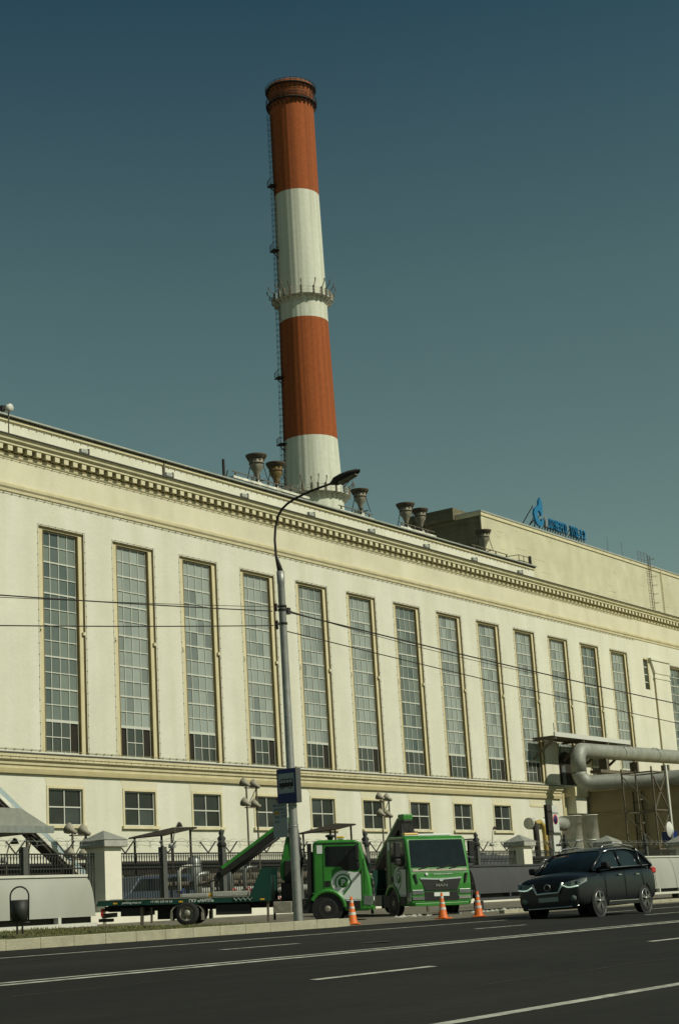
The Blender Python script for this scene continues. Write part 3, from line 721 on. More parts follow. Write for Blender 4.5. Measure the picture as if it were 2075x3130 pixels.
p = at(598, 2740, Y=46); prop('vertical_tank', 'shiny silver vertical tank behind the middle fence', 'tank', (p.x, 46, YZ), [
    ('shell', MB().lathe((0, 0, 0), [(.01, 2.6), (.2, 2.55), (.3, 2.4), (.3, .3), (.01, .3)], 20), 'galv'), ('leg', MB().box((-.2, -.05, 0), (.2, .05, .5)), 'steel')])
for u_, lab in ((555, 'blue post right beside the grey fence post left of the silver tank'), (136, 'blue post left of the big white pillar'), (445, 'blue post behind the middle of the fence')):
    p = at(u_, 2700, Y=44.5); tag(MB().tube([(p.x, 44.5, YZ), (p.x, 44.5, 3.55)], .06, 8).build('yard_post', 'bluepipe'), lab, 'post', 'blue posts in the yard')
def manifold(x0, L_, y, label, seed):
    rg = random.Random(seed); t = thing('pipe_manifold', label, 'pipes', (x0, y, YZ), group='pipe manifolds in the yard')
    for k in range(int(L_/1.1)):
        x = .4+k*1.1+rg.uniform(-.2, .2); h = rg.uniform(.8, 1.9); r = rg.choice((.07, .10, .14))
        o = MB().tube([(x, 0, 0), (x, 0, h), (x+.12, -.1, h+.15), (x+.4, -.15, h+.18), (x+.6, -.15, h+.18)], r, 10).build('riser', rg.choice(('tankw', 'steel', 'galv', 'conc', 'steeld')), t)
        MB().lathe((x, 0, h*.55), [(r+.001, 0), (r+.07, 0), (r+.07, .06), (r+.001, .06)], 14).build('flange', 'steel', o)
        if rg.random() < .6: MB().lathe((x, -.2, h*.55), [(.10, 0), (.14, 0), (.14, .03), (.10, .03)], 14, 'y').build('valve_wheel', rg.choice(('bluepipe', 'redl', 'steeld')), o)
    MB().tube([(0, .3, .55), (L_, .3, .55)], .16, 12).build('header', 'tankw', t); MB().tube([(0, .35, 1.35), (L_, .35, 1.35)], .10, 12).build('header', 'steel', t)
manifold(50.4, 8.5, 43.6, 'tangle of small risers and valves behind the fence left of the first cab', 2)
manifold(73.5, 9.0, 43.6, 'tangle of small risers and valves behind the fence left of the no parking sign', 5)
manifold(84, 8.0, 43.6, 'tangle of small risers and valves behind the fence above the dark car', 8)
# parked pale van seen through bars
t = thing('parked_van', 'pale blue van parked behind the fence right of the big pillar', 'van', (48.0, 44.0, 1.8))
MB().prism([(0, .35), (0, .95), (.5, 1.15), (1.1, 1.75), (4.2, 1.8), (4.4, 1.0), (4.4, .35)], 0, 1.8).build('body', 'vanw', t, bevel=.06)
MB().prism([(.62, 1.17), (1.15, 1.62), (3.9, 1.66), (3.95, 1.17)], -.012, -.003).build('side_window', 'vglass', t)
for xx in (.9, 3.5): MB().lathe((xx, .05, .33), [(.01, -.1), (.33, -.1), (.33, .1), (.01, .1)], 20, 'y').build('wheel', 'rub', t)
# corrugated shelter roofs on posts
def shelter(pL, pB, pR, pT, label):
    P4 = [at(*pL, Y=48.5), at(*pB, Y=45), at(*pR, Y=46), at(*pT, Y=49.2)]
    t = thing('shelter_roof', label, 'shelter', (P4[1].x, 46, YZ), group='corrugated shelters in the yard'); o_ = V((P4[1].x, 46, YZ)); P4 = [p-o_ for p in P4]
    s = MB(); n_ = 36; vs = []; fs = []
    for k in range(n_+1):
        f_ = k/n_; h = V((0, 0, .03*(k % 2))); a = P4[0].lerp(P4[3], f_)+h; b = P4[1].lerp(P4[2], f_)+h; dn_ = V((0, 0, -.05)); vs += [a, b, a+dn_, b+dn_]
    for k in range(n_): a0 = 4*k; fs += [(a0, a0+4, a0+5, a0+1), (a0+2, a0+3, a0+7, a0+6), (a0, a0+2, a0+6, a0+4), (a0+1, a0+5, a0+7, a0+3)]
    s.add(vs, fs+[(0, 1, 3, 2), (4*n_, 4*n_+2, 4*n_+3, 4*n_+1)]).build('roof', 'canopy', t)
    for f_, g_ in ((.06, .1), (.06, .85), (.9, .1), (.9, .85)):
        a = P4[0].lerp(P4[3], f_).lerp(P4[1].lerp(P4[2], f_), g_); MB().box((a.x-.035, a.y-.035, 0), (a.x+.035, a.y+.035, a.z-.04)).build('post', 'steeld', t)
shelter((393, 2562), (505, 2551), (603, 2529), (530, 2530), 'dark corrugated shelter roof on posts left of the raised crane arm')
shelter((908, 2549), (1022, 2535), (1088, 2519), (1028, 2517), 'dark corrugated shelter roof on posts above the first green cab')
# floodlight clusters aimed at the facade
def cluster(u_, vtop, Y, label, base_v=None):
    p = at(u_, vtop, Y=Y); t = thing('floodlight_mast', label, 'floodlight mast', (p.x, Y, YZ), group='bell floodlight masts in the yard'); H = p.z-YZ
    s = MB(); s.bar((0, 0, 0), (0, 0, H-.25), .06); s.bar((.62, -.1, 0), (.62, -.1, H-.25), .06)
    for z in (H-.35, H-1.25): s.bar((-.15, 0, z), (.8, -.1, z), .05)
    s.bar((0, 0, H-1.25), (.62, -.1, H-.35), .03)
    s.build('mast', 'steel', t)
    for (dx, dz) in ((-.12, H-.15), (.62, H-.2), (-.12, H-1.05), (.62, H-1.1)):
        l_ = MB().lathe((0, 0, 0), [(.01, -.32), (.09, -.30), (.11, -.12), (.22, .05), (.27, .22), (.26, .24), (.2, .2), (.01, .18)], 18)
        o = l_.build('bell_lamp', 'vent', t); o.scale = (.82,)*3; o.location = (dx, -.05, dz); o.rotation_euler = (R(-60), R(-18), 0)
    MB().box((-.2, -.1, 1.0), (.75, 0, 1.12)).build('ballast_box', 'steel', t)
cluster(752, 2385, 47, 'bell floodlight mast left of the bus stop sign')
cluster(1163, 2428, 50, 'bell floodlight mast above the gap between the two green cabs')
cluster(222, 2525, 44, 'bell floodlight mast beside the big white pillar')
def small_lamp(u_, v_, Y, label, h=.6):
    p = at(u_, v_, Y=Y); t = thing('yard_lamp', label, 'lamp', (p.x, Y, YZ), group='small lamps on bent rods in the yard'); H = p.z-YZ
    MB().tube([(0, 0, 0), (0, 0, H*.8), (.15, 0, H*.93), (.4, 0, H)], .022, 6).build('rod', 'steel', t)
    MB().lathe((.42, 0, H-.1), [(.01, .1), (.08, .06), (.15, -.1), (.01, -.1)], 12).build('shade', 'steeld', t)
    MB().lathe((-.1, 0, H*.75), [(.01, .12), (.13, .08), (.15, -.08), (.01, -.1)], 12).build('junction_box', 'conc', t)
small_lamp(85, 2560, 43, 'thin bent rod lamp under the sloping pale conveyor')
small_lamp(20, 2562, 43, 'thin bent rod lamp at the far left edge')
small_lamp(528, 2512, 45, 'small double lamp over the left corrugated shelter')
small_lamp(1500, 2525, 50, 'small flat lamp above the grey covered tank')
# left: sloping conveyor, flat canopy
a = at(-40, 2395, Y=45); b = at(262, 2690, Y=45)
t = thing('sloping_conveyor', 'pale sloping enclosed conveyor coming down behind the left fence', 'conveyor', b)
d = a-b
MB().bar((0, 0, 0), d, .5, .30).build('cover', 'duct', t); MB().bar((0, -.28, -.20), d+V((0, -.28, -.20)), .08, .14).build('rail', 'tankw', t)
MB().bar((0, 0, -.30), d+V((0, 0, -.30)), .5, .24).build('underside', 'steeld', t)
s = MB(); [s.box((d.x*k-.05, -.05, d.z*k-.3-(b.z+d.z*k-.3-YZ)), (d.x*k+.05, .05, d.z*k-.3)) for k in (.25, .6, .9)]; s.build('leg', 'steel', t)
p = at(118, 2542, Y=43)
prop('flat_canopy', 'grey flat roofed canopy at the left edge above the fence', 'canopy', (p.x-7, 43, YZ), [
    ('roof', MB().prism([(0, p.z-YZ-.05), (7, p.z-YZ-.05), (7, p.z-YZ+.12), (5.6, p.z-YZ+.75), (0, p.z-YZ+.85)], -.6, 2.0), 'cap'),
    ('fascia', MB().box((0, -.7, p.z-YZ-.1), (7.1, -.603, p.z-YZ+.15)), 'galv'),
    ('post', MB().box((1, 0, 0), (1.1, .1, p.z-YZ-.1)).box((6, 1.5, 0), (6.1, 1.6, p.z-YZ-.1)), 'steel')])
# right yard: covered tank, lagged ducts, ochre pipe
t = thing('covered_tank', 'grey tarpaulin covered horizontal tank behind the right fence bay', 'tank', (at(1420, 2590, Y=46).x, 47, YZ))
s = MB(); L_ = 7.5; vs = []; fs = []
for i in range(15):
    f_ = i/14; rr = 1.55*(1-.12*abs(math.sin(i*1.3)))*min(1, .55+1.8*f_, .5+2.4*(1-f_))
    for k in range(13):
        a = math.pi*k/12; vs.append((f_*L_, math.cos(a)*rr*1.1, max(0, 1.2+math.sin(a)*rr*.95-.1*math.sin(i*2+k)) if 0 < k < 12 else 0))
for i in range(14):
    for k in range(12): a0 = i*13+k; fs.append((a0, a0+13, a0+14, a0+1))
s.add(vs, fs, True).build('cover', 'tarp', t); MB().box((.5, -.9, 0), (7, .9, .9)).build('cradle', 'steeld', t)
def duct(u_, v_, Y, r, label, arm=0):
    p = at(u_, v_, Y=Y); t = thing('lagged_duct', label, 'duct', (p.x, Y, YZ), group='white lagged ducts by the wing'); H = p.z-YZ
    MB().lathe((0, 0, 0), [(r, 0), (r, H-.05), (r+.04, H-.05), (r+.04, H), (.01, H)], 28).build('shell', 'tankw', t)
    s = MB(); [s.lathe((0, 0, z), [(r+.001, 0), (r+.04, 0), (r+.04, .08), (r+.001, .08)], 28) for z in (H*.35, H*.68)]; s.build('band', 'galv', t)
    if arm: MB().tube([(0, .2, H-.6), (arm, .2, H-.6)], .5, 16).build('branch_pipe', 'lag', t)
duct(1742, 2494, 57, .78, 'left white lagged vertical duct beside the no parking sign', -3.6)
duct(1790, 2492, 57, .85, 'right white lagged vertical duct against the brown wing')
t = thing('bent_pipe', 'ochre pipe bending down beside the no parking sign', 'pipe', (at(1652, 2500, Y=57).x, 57, YZ))
H = at(1652, 2510, Y=57).z-YZ
MB().tube([(-.9, 0, 0), (-.9, 0, H-1), (-.9, 0, H-.2)], .22, 12).build('riser', 'steeld', t)
MB().tube([(-1, 0, H-.2), (-.2, 0, H-.05), (.25, 0, H-.35), (.4, 0, H-.9), (.42, 0, 0)], .19, 14).build('bend', 'ochre', t)
MB().tube([(-1.2, .4, H-.15), (3.2, .4, H-.15)], .42, 16).build('header', 'tankw', t)
MB().tube([(1.2, 0, 0), (1.2, 0, H-.4)], .2, 12).build('riser', 'steel', t)
# big overhead lagged pipe loop
yu = 60.2; pu = at(1809, 2297, Y=yu)
t = thing('overhead_pipe', 'huge silver lagged pipe looping in front of the hall right end', 'pipe', (pu.x, yu, pu.z))
rr = .62; pl_ = at(1800, 2397, Y=yu)
xl = at(1768, 2350, Y=yu).x-pu.x; zl = pl_.z-pu.z
def arc(c, r, a0, a1, n_=7, ax='xz'):
    return [V((c[0]+r*math.cos(R(a0+(a1-a0)*k/n_)), c[1], c[2]+r*math.sin(R(a0+(a1-a0)*k/n_)))) for k in range(n_+1)]
path = [V((60, 0, .9)), V((20, 0, .3)), V((xl+.9, 0, 0))]+arc((xl+.9, 0, -.9), .9, 95, 180)[1:]
MB().tube(path+[V((xl, 0, zl+.9))], rr, 24).build('upper_run', 'lag', t)
low_ = [V((xl, 0, zl+.9))]
for k in range(1, 8):
    a = R(90*k/7); low_.append(V((xl+.5*(1-math.cos(a)), -.75*(1-math.cos(a)), zl+.9-.9*math.sin(a))))
xe = 124.9-pu.x
low_ += [V((xl+1.3, -1.9, zl)), V((xl+2.2, -3.2, zl)), V((xe-.5, -5.5, zl)), V((xe, -7, zl)), V((xe, -14, zl+.02))]
MB().tube(low_, rr, 24).build('lower_run', 'lag', t)
s = MB()
for k in (8, 15, 22, 34, 46): s.lathe((xl+k, 0, .05+.012*k), [(rr+.001, 0), (rr+.05, 0), (rr+.05, .12), (rr+.001, .12)], 20, 'x')
s.build('band', 'galv', t)
s = MB()
for k in (4.5, 10.5, 17, 26, 36): s.box((xl+k, -.35, -1.5), (xl+k+.3, .35, -rr+.05)); s.bar((xl+k, 0, -1.6), (xl+k+1.9, 2.6, -2.4), .22)
s.box((xl+3, -.5, -1.75), (xl+40, .5, -1.5))
s.build('bracket', 'steel', t)
# bracketed platform on the facade
a = at(1695, 2243, Y=60.8); b = at(1925, 2266, Y=60.8)
t = thing('bracket_platform', 'weathered steel platform bracketed to the facade above the big pipe', 'platform', (a.x, 60.8, a.z-.3)); L_ = b.x-a.x
MB().box((0, 0, .12), (L_, .14, .48)).build('beam', 'signwl', t); MB().box((0, .2, .1), (L_, 2.1, .2)).build('deck', 'steel', t)
for k in (.05, L_*.36, L_*.68, L_-.2): MB().bar((k, .1, .0), (k, 2.15, -1.5), .18).box((k, 0, -.1), (k+.16, 2.1, .05)).build('bracket', 'steel', t)
MB().bar((0, .05, .55), (0, .05, 1.2), .05).bar((L_*.55, .05, .55), (L_*.55, .05, 1.0), .04).bar((L_*.55, .05, 1.0), (L_*.62, .05, 1.15), .08).build('post', 'steel', t)
# ladder on the wing wall
yy0 = at(1965, 2500, X=125.2).y
t = thing('wing_ladder', 'tall steel ladder standing on the shaded brown wing wall', 'ladder', (125.3, yy0, YZ)); s = MB()
for dy in (0, .75): s.bar((0, dy, 0), (0, dy, 8.2), .09)
s.build('rail', 'steeld', t); s = MB(); k = .5
while k < 8: s.bar((0, -.15, k), (0, .9, k), .05); k += .85
s.build('rung', 'steeld', t); k = .8
while k < 8: MB().box((-.22, -.10, k), (-.02, .06, k+.12)).build('insulator', 'refl', t); k += .95
# trestle tower at right edge
p = at(2048, 2330, Y=50); p0_ = at(2040, 2480, Y=50)
t = thing('trestle_tower', 'pale lattice trestle tower at the right edge carrying the pipe', 'tower', (at(2003, 2480, Y=50).x, 50, YZ)); H = 9.0; s = MB()
for (x, y) in ((0, 0), (2.4, 0), (0, 2.4), (2.4, 2.4)): s.box((x, y, 0), (x+.10, y+.10, H))
for z in (.2, 3, 5.8, 8.6): 
    for q in ((0, 0, 2.5, .1), (0, 2.4, 2.5, 2.5), (0, 0, .1, 2.5), (2.4, 0, 2.5, 2.5)): s.box((q[0]+.02, q[1]+.02, z), (q[2], q[3], z+.09))
s.build('frame', 'steel', t); s = MB()
for z in (.3, 3.1, 5.9):
    s.bar((.08, .05, z), (2.48, .05, z+2.6), .09); s.bar((2.48, .05, z), (.08, .05, z+2.6), .09); s.bar((.05, .08, z), (.05, 2.48, z+2.6), .06)
s.build('brace', 'steel', t)
MB().box((2.32, -.12, 0), (2.55, -.002, H+.2)).build('leg_cover', 'sheetw', t)
p = at(2062, 2535, Y=47)
prop('satellite_dish', 'white dish with blue housing at the far right edge behind the fence', 'dish', (p.x-.4, 47, YZ), [
    ('dish', MB().lathe((0, 0, p.z-YZ), [(.01, 0), (.3, .06), (.55, .22)], 24, 'y'), 'refl'), ('pole', MB().bar((0, .1, 0), (0, .1, p.z-YZ), .12), 'galv'), ('housing', MB().box((.3, .2, p.z-YZ-.8), (1.2, 1, p.z-YZ-.1)), 'signb')])

# ------------------------------------------------------------------ fence with pillars
FEY = 40.0; FZ0 = 1.79; PX = [32.9, 42.8, 72.75, 82.6, 92.2]
PL = ['white square pillar with stone pyramid cap past the left edge', 'big white fence pillar with pyramid cap left of the flatbed', 'white fence pillar with pyramid cap right of the second cab', 'white fence pillar showing over the dark car roof', 'white fence pillar with pyramid cap at the right edge']
for k, x in enumerate(PX):
    t = thing('fence_pillar', PL[k], 'pillar', (x, FEY, FZ0-.05), group='white fence pillars')
    MB().box((-.42, -.42, 0), (.42, .42, 2.62)).build('shaft', 'pillar', t)
    MB().box((-.60, -.60, 2.623), (.60, .60, 2.86)).build('cornice', 'conc', t, bevel=.03)
    MB().add([(-.62, -.62, 2.863), (.62, -.62, 2.863), (.62, .62, 2.863), (-.62, .62, 2.863), (0, 0, 3.22)], [(0, 3, 2, 1), (0, 1, 4), (1, 2, 4), (2, 3, 4), (3, 0, 4)]).build('cap', 'cap', t)
tag(MB().box((20, FEY-.28, FZ0-.1), (110, FEY+.28, 2.17)).build('fence_plinth', 'pillar'), 'low white plinth wall under the iron fence', 'plinth wall')
def bay(x0, x1, label, n0=0, finial=False, posts=None):
    t = thing('iron_fence_bay', label, 'fence', (x0, FEY, 2.17), group='iron fence bays'); L_ = x1-x0; H = 2.0
    s = MB(); x = .1
    while x < L_: s.box((x, -.012, 0), (x+.026, .012, H)); x += .135
    s.build('bars', 'iron', t)
    s = MB()
    for z in (.12, H-.52, H-.04): s.box((0, -.022, z), (L_, .022, z+.05))
    s.build('rails', 'iron', t)
    s = MB(); x = .1   # rings between the top rails
    while x < L_-.14:
        cx = x+.08; s.tube([(cx+.055*math.cos(a), 0, H-.25+.17*math.sin(a)) for a in np.linspace(0, 2*math.pi, 9)], .011, 4, False); x += .135
    s.build('rings', 'iron', t)
    for px_ in (posts if posts is not None else [L_/2]):
        o = MB().box((px_-.11, -.11, 0), (px_+.11, .11, H+.22)).build('post', 'ironpost', t)
        if finial:
            MB().lathe((px_, 0, H+.22), [(.15, 0), (.2, .08), (.12, .2), (.17, .32), (.08, .42), (.11, .52), (.01, .68)], 12).build('finial', 'iron', o)
    s = MB(); x = .6    # brackets and razor wire
    bx = []
    while x < L_: bx.append(x); x += 2.3
    for b_ in bx: MB().bar((b_, 0, H), (b_-.32, .12, H+.42), .04).bar((b_, 0, H), (b_+.32, -.12, H+.42), .04).build('wire_bracket', 'iron', t)
    s = MB()
    for k, (o_, zz2) in enumerate(((-.1, .42), (.1, .42), (0, .28))): s.tube([(L_*i/30, o_+.01*math.sin(i*2), H+zz2+.02*math.sin(i*1.7+k)) for i in range(31)], .006, 4, False)
    pts = []; k = 0; n_ = int(L_*10)
    for i in range(n_): a = i*.9; pts.append((L_*i/n_, .17*math.cos(a), H+.36+.17*math.sin(a)))
    s.tube(pts, .006, 4, False); s.build('barbed_wire', 'galv', t)
bay(33.4, 42.3, 'iron fence bay with barbed wire left of the big white pillar', posts=[2.2, 5.55])
bay(43.3, 49.2, 'iron fence bay between the big white pillar and the finial post', posts=[2.6], finial=False)
bay(49.2, 59.2, 'iron fence bay with finial posts behind the crane arm and first cab', posts=[.12, 5.0, 9.9], finial=True)
bay(59.3, 72.25, 'iron fence bay behind the second cab', posts=[4.0, 9.2], finial=True)
bay(73.25, 82.1, 'iron fence bay behind the no parking sign', posts=[4.4], finial=True)
bay(83.1, 91.7, 'iron fence bay above the white barrier at the right', posts=[4.4], finial=True)
bay(92.7, 101, 'iron fence bay past the right edge', posts=[4.4], finial=True)

# ------------------------------------------------------------------ traffic barriers
def barrier(x0, x1, y, zt_, zb_, m, label, rails=True, seam=0, group='curved sheet barriers'):
    t = thing('sheet_barrier', label, 'barrier', (x0, y, zb_), group=group); L_ = x1-x0; H = zt_-zb_
    prof = [(.34, 0)]+[(.02*0+.34*math.cos(R(90*k/8))**1.0-.34+.34-.0, 0) for k in ()]
    n_ = 10; pts = []
    for k in range(n_+1):
        s_ = k/n_; pts.append((-.27*math.sqrt(max(0, 1-(s_)**2.2))*1.0-.05*(1-s_), s_*H))
    out = [(yy, zz2) for yy, zz2 in pts]; inn = [(yy+.02, zz2) for yy, zz2 in pts[::-1]]
    s = MB(); vs = []; fs = []
    for xx in (0, L_): vs += [(xx, a, b) for a, b in out]
    fs = [(k, k+1, n_+2+k, n_+1+k) for k in range(n_)]
    s.add(vs, fs, True)
    vs = []
    for xx in (0, L_): vs += [(xx, a+.03, b) for a, b in out]
    s.add(vs, fs, True); s.build('panel', m, t)
    MB().box((-.01, -.07, H), (L_+.01, .06, H+.06)).build('top_rail', 'sheetw' if m != 'sheetd' else 'sheetd', t)
    if seam:
        s = MB(); x = seam
        while x < L_:
            vs = [(x+dx, a-.006, b) for a, b in pts for dx in (0, .03)]; s.add(vs, [(2*k, 2*k+1, 2*k+3, 2*k+2) for k in range(n_)]); x += seam
        s.build('seam', 'ironpost', t)
    MB().box((0, -.16, -.15), (L_, -.13, .0)).build('dark_slot_board', 'steeld', t)  # dark board added to darken the slots under the panel
    s = MB(); g0 = gz(y)-zb_
    s.box((0, -.36, -.24), (L_, -.22, -.15)); x = .1
    while x < L_: s.box((x, -.36, -.15), (x+.10, -.2, 0)); x += 2.2
    s.build('foot_rail', 'sheetw' if m != 'sheetd' else 'sheetd', t)
    x = .3
    while x < L_: MB().box((x, -.3, g0-.05), (x+.18, 0, -.245)).build('foot', 'steeld', t); x += 4
BY = 29.2
xa = at(-300, 2690, Y=BY).x; xb = at(262, 2683, Y=BY).x
barrier(xa, xb, BY, at(0, 2686, Y=BY).z, at(262, 2802, Y=BY).z, 'sheetg', 'plain grey curved barrier behind the litter bin at the left')
xa = at(1425, 2650, Y=30).x; xb = at(1668, 2650, Y=30).x
barrier(xa, xb, 30, at(1450, 2650, Y=30).z, at(1450, 2733, Y=30).z, 'sheetd', 'dark grey sheet barrier between the second truck and the car')
xa = at(1910, 2620, Y=30).x; xb = at(2300, 2620, Y=30).x
barrier(xa, xb, 30, at(1990, 2621, Y=30).z, at(2050, 2714, Y=30).z, 'sheetg', 'pale seamed curved barrier behind the car at the right', seam=2.1)
# stones / debris by the dark barrier
s = MB()
for _ in range(90):
    x = random.uniform(44, 56); y = random.uniform(28.4, 29.4); z = gz(y); r = random.uniform(.03, .14)
    n_ = 6; s.add([(x+r*1.6*math.cos(k)*random.uniform(.7, 1.1), y+r*math.sin(k)*random.uniform(.7, 1.1), z) for k in range(6)]+[(x, y, z+r*.6)], [(k, (k+1) % 6, 6) for k in range(6)])
tag(s.build('rubble', 'conc'), 'loose pale rubble along the foot of the dark barrier', 'rubble', kind='stuff')

# litter bin
p = at(62, 2856, Y=26.4); t = thing('litter_bin', 'dark metal litter bin with hoop handle on the verge at the left', 'bin', (p.x, 26.4, p.z), rz=-YAW)
k_ = 1/1.0
MB().lathe((0, 0, 0), [(.01, .27), (.165, .27), (.19, .72), (.18, .72), (.16, .30), (.01, .30)], 24).build('bucket', 'iron', t)
s = MB(); s.box((-.2, -.04, .235), (.2, .04, .265)); s.build('cradle', 'ironpost', t)
s = MB(); s.tube([(-.19, 0, .26), (-.2, 0, .8)]+[(-.2*math.cos(a), 0, .8+.2*math.sin(a)) for a in np.linspace(.2, math.pi-.2, 9)]+[(.2, 0, .8), (.19, 0, .26)], .018, 8); s.build('hoop', 'iron', t)
for a_ in (-.075, .04): MB().box((a_, -.02, 0), (a_+.035, .02, .24)).build('leg', 'iron', t)

# ------------------------------------------------------------------ street lamp, signs, wires
pb = at(912, 2817, Y=26.3); px_, py_ = pb.x, 26.3
lamp = thing('street_lamp', 'tall galvanised street lamp with curved arm standing at the kerb end', 'street lamp', (px_, py_, 1.40)); zt_ = at(850, 1745, Y=26.3).z-1.40
MB().lathe((0, 0, 0), [(.125, 0), (.118, 2.5), (.108, 6), (.100, zt_-.35), (.108, zt_-.33), (.108, zt_), (.05, zt_+.01)], 24).build('pole', 'pole', lamp)
arm = [(0, 0, zt_)]+[tuple(at(u_, v_, X=px_)-V((px_, py_, 1.40))) for u_, v_ in ((844, 1700), (840, 1650), (842, 1612), (850, 1578), (862, 1556), (878, 1540), (900, 1525), (930, 1510), (965, 1495), (1012, 1478))]
arm = [(0, a[1], a[2]) for a in arm]
MB().tube(arm, [.085, .036]+[.033]*9, 10).build('arm', 'steeld', lamp)
A = V(arm[-1]); B_ = at(1099, 1436, X=px_)-V((px_, py_, 1.40)); d = (B_-A)
hd = MB(); vs = []; fs = []; n_ = 12
for i, (f_, wd, th) in enumerate(((0, .05, .05), (.1, .10, .09), (.16, .15, .12), (.4, .19, .13), (.7, .18, .10), (.92, .12, .06), (1.0, .03, .02))):
    c = A+d*f_; dn = d.normalized(); sx = V((1, 0, 0)); nz_ = sx.cross(dn)
    for k in range(n_): a = 2*math.pi*k/n_; vs.append(c+sx*wd*math.cos(a)+nz_*th*math.sin(a))
for i in range(6):
    for k in range(n_): fs.append((i*n_+k, i*n_+(k+1) % n_, (i+1)*n_+(k+1) % n_, (i+1)*n_+k))
hd.add(vs, fs, True); head = hd.build('lamp_head', 'steeld', lamp)
dn = d.normalized(); nz_ = V((1, 0, 0)).cross(dn); sg = 1 if nz_.z < 0 else -1
ls = MB(); c0 = A+d*.30+nz_*sg*.10; c1 = A+d*.88+nz_*sg*.07
ls.add([c0+V((-.13, 0, 0)), c0+V((.13, 0, 0)), c1+V((.09, 0, 0)), c1+V((-.09, 0, 0)), c0+V((-.09, 0, 0))+nz_*sg*.06, c0+V((.09, 0, 0))+nz_*sg*.06, c1+V((.06, 0, 0))+nz_*sg*.04, c1+V((-.06, 0, 0))+nz_*sg*.04],
       [(4, 5, 6, 7), (0, 1, 5, 4), (1, 2, 6, 5), (2, 3, 7, 6), (3, 0, 4, 7), (0, 3, 2, 1)]).build('lens', 'vent', head)
s = MB()
for z in (zt_-1.02, zt_-1.12, zt_-1.5): s.lathe((0, 0, z), [(.101, 0), (.125, 0), (.125, .06), (.101, .06)], 16)
s.bar((-.1, .0, zt_-1.0), (-.28, 0, zt_-.98), .03); s.box((-.32, -.03, zt_-1.16), (-.26, .03, zt_-.94))
s.bar((.1, 0, zt_-1.08), (.30, -.02, zt_-1.06), .05); s.box((.2, -.05, zt_-1.18), (.32, .05, zt_-1.0)); s.bar((.12, 0, zt_-1.2), (.36, -.05, zt_-1.1), .04)
s.bar((-.1, 0, zt_-1.48), (-.28, 0, zt_-1.5), .03); s.box((-.31, -.03, zt_-1.66), (-.25, .03, zt_-1.42))
s.build('cable_clamp', 'steeld', lamp)
s = MB()
for z in (2.55, 3.1): s.lathe((0, 0, z), [(.118, 0), (.128, 0), (.128, .03), (.118, .03)], 20)
s.build('strap', 'galv', lamp)
# overhead cables
def cable(a, b, label, r=.014, sag=0.0, ext=1):
    pts = []
    for k in range(25):
        t_ = k/24; p = a.lerp(b, t_); p.z -= sag*4*t_*(1-t_); pts.append(p)
    c0 = pts[0].copy(); mb = MB().tube([p-c0 for p in pts], r, 6)
    o = mb.build('overhead_cable', 'wire'); o.location = c0; return tag(o, label, 'cable', 'overhead cables')
def zz3(u_, v_): return at(u_, v_, Y=26.3)
def cab_from(u0_, v0, u1_, v1, xend, label, r=.016, sag=.0):
    a = zz3(u0_, v0); b = zz3(u1_, v1); k = (xend-a.x)/(b.x-a.x); e = a.lerp(b, k); return cable(a, e, label, r, sag)
cab_from(832, 1868, 0, 1800, 8, 'upper cable from the lamp pole off to the left', .016, .15)
cab_from(834, 1855, 300, 1824, 8, 'thin uppermost cable meeting the pole from the left', .009, .15)
cab_from(836, 1912, 0, 1893, 8, 'lower cable from the lamp pole off to the left', .015, .15)
cab_from(870, 1868, 2075, 2145, 75, 'thick upper cable from the lamp pole off to the right', .021, .12)
cab_from(872, 1864, 1150, 1935, 50, 'thin cable just above the thick right cable', .010, .1)
cab_from(866, 1927, 2075, 2204, 75, 'lower cable from the lamp pole off to the right', .015, .12)

# bus stop sign (its plane faces along the road, towards -X)
c_tl = at(844, 2353, X=px_-.16); c_br = at(904, 2452, X=px_-.16)
yl, yr = c_tl.y, at(903, 2345, X=px_-.16).y; ztp = c_tl.z; zbt = at(850, 2458, X=px_-.16).z
ry = math.atan2(0, 1)
bs = thing('bus_stop_sign', 'blue and white bus stop sign box with black bus pictogram on the lamp pole', 'bus stop sign', (px_, py_, zbt))
ya, yb = yl-py_, yr-py_; Hs = ztp-zbt; xf = -.16
MB().box((xf, yb, 0), (xf+.22, ya, Hs)).build('box', 'ironpost', bs, bevel=.01)
MB().box((xf-.006, yb+.012, .012), (xf-.002, ya-.012, Hs-.012)).build('blue_face', 'signb', bs)
MB().box((xf-.012, yb+.06, Hs*.29), (xf-.008, ya-.06, Hs*.86)).build('white_panel', 'signw', bs)
wS = ya-yb
def SP(u_, w_): return (ya-wS*u_, Hs*w_)      # u from left to right in the picture
bus = MB()
body = [SP(.14, .46), SP(.14, .60), SP(.18, .68), SP(.25, .70), SP(.82, .70), SP(.86, .66), SP(.86, .46)]
bus.prism(body, xf-.018, xf-.013, 'yz'); bus.build('bus_pictogram', 'signk', bs)
s = MB()
for k in range(4): s.prism([SP(.18+.165*k, .59), SP(.31+.165*k, .59), SP(.31+.165*k, .67), SP((.21 if k == 0 else .18)+.165*k, .67)], xf-.022, xf-.019, 'yz')
s.build('bus_window', 'signw', bs)
for u_ in (.28, .70):
    y_, z_ = SP(u_, .46); o = MB().lathe((0, 0, 0), [(.01, 0), (.045, 0), (.045, .006), (.01, .006)], 16, 'x').build('bus_wheel', 'signk', bs); o.location = (xf-.026, y_, z_)
    o2 = MB().lathe((0, 0, 0), [(.005, 0), (.02, 0), (.02, .004), (.005, .004)], 12, 'x').build('bus_hub', 'signw', bs); o2.location = (xf-.031, y_, z_)
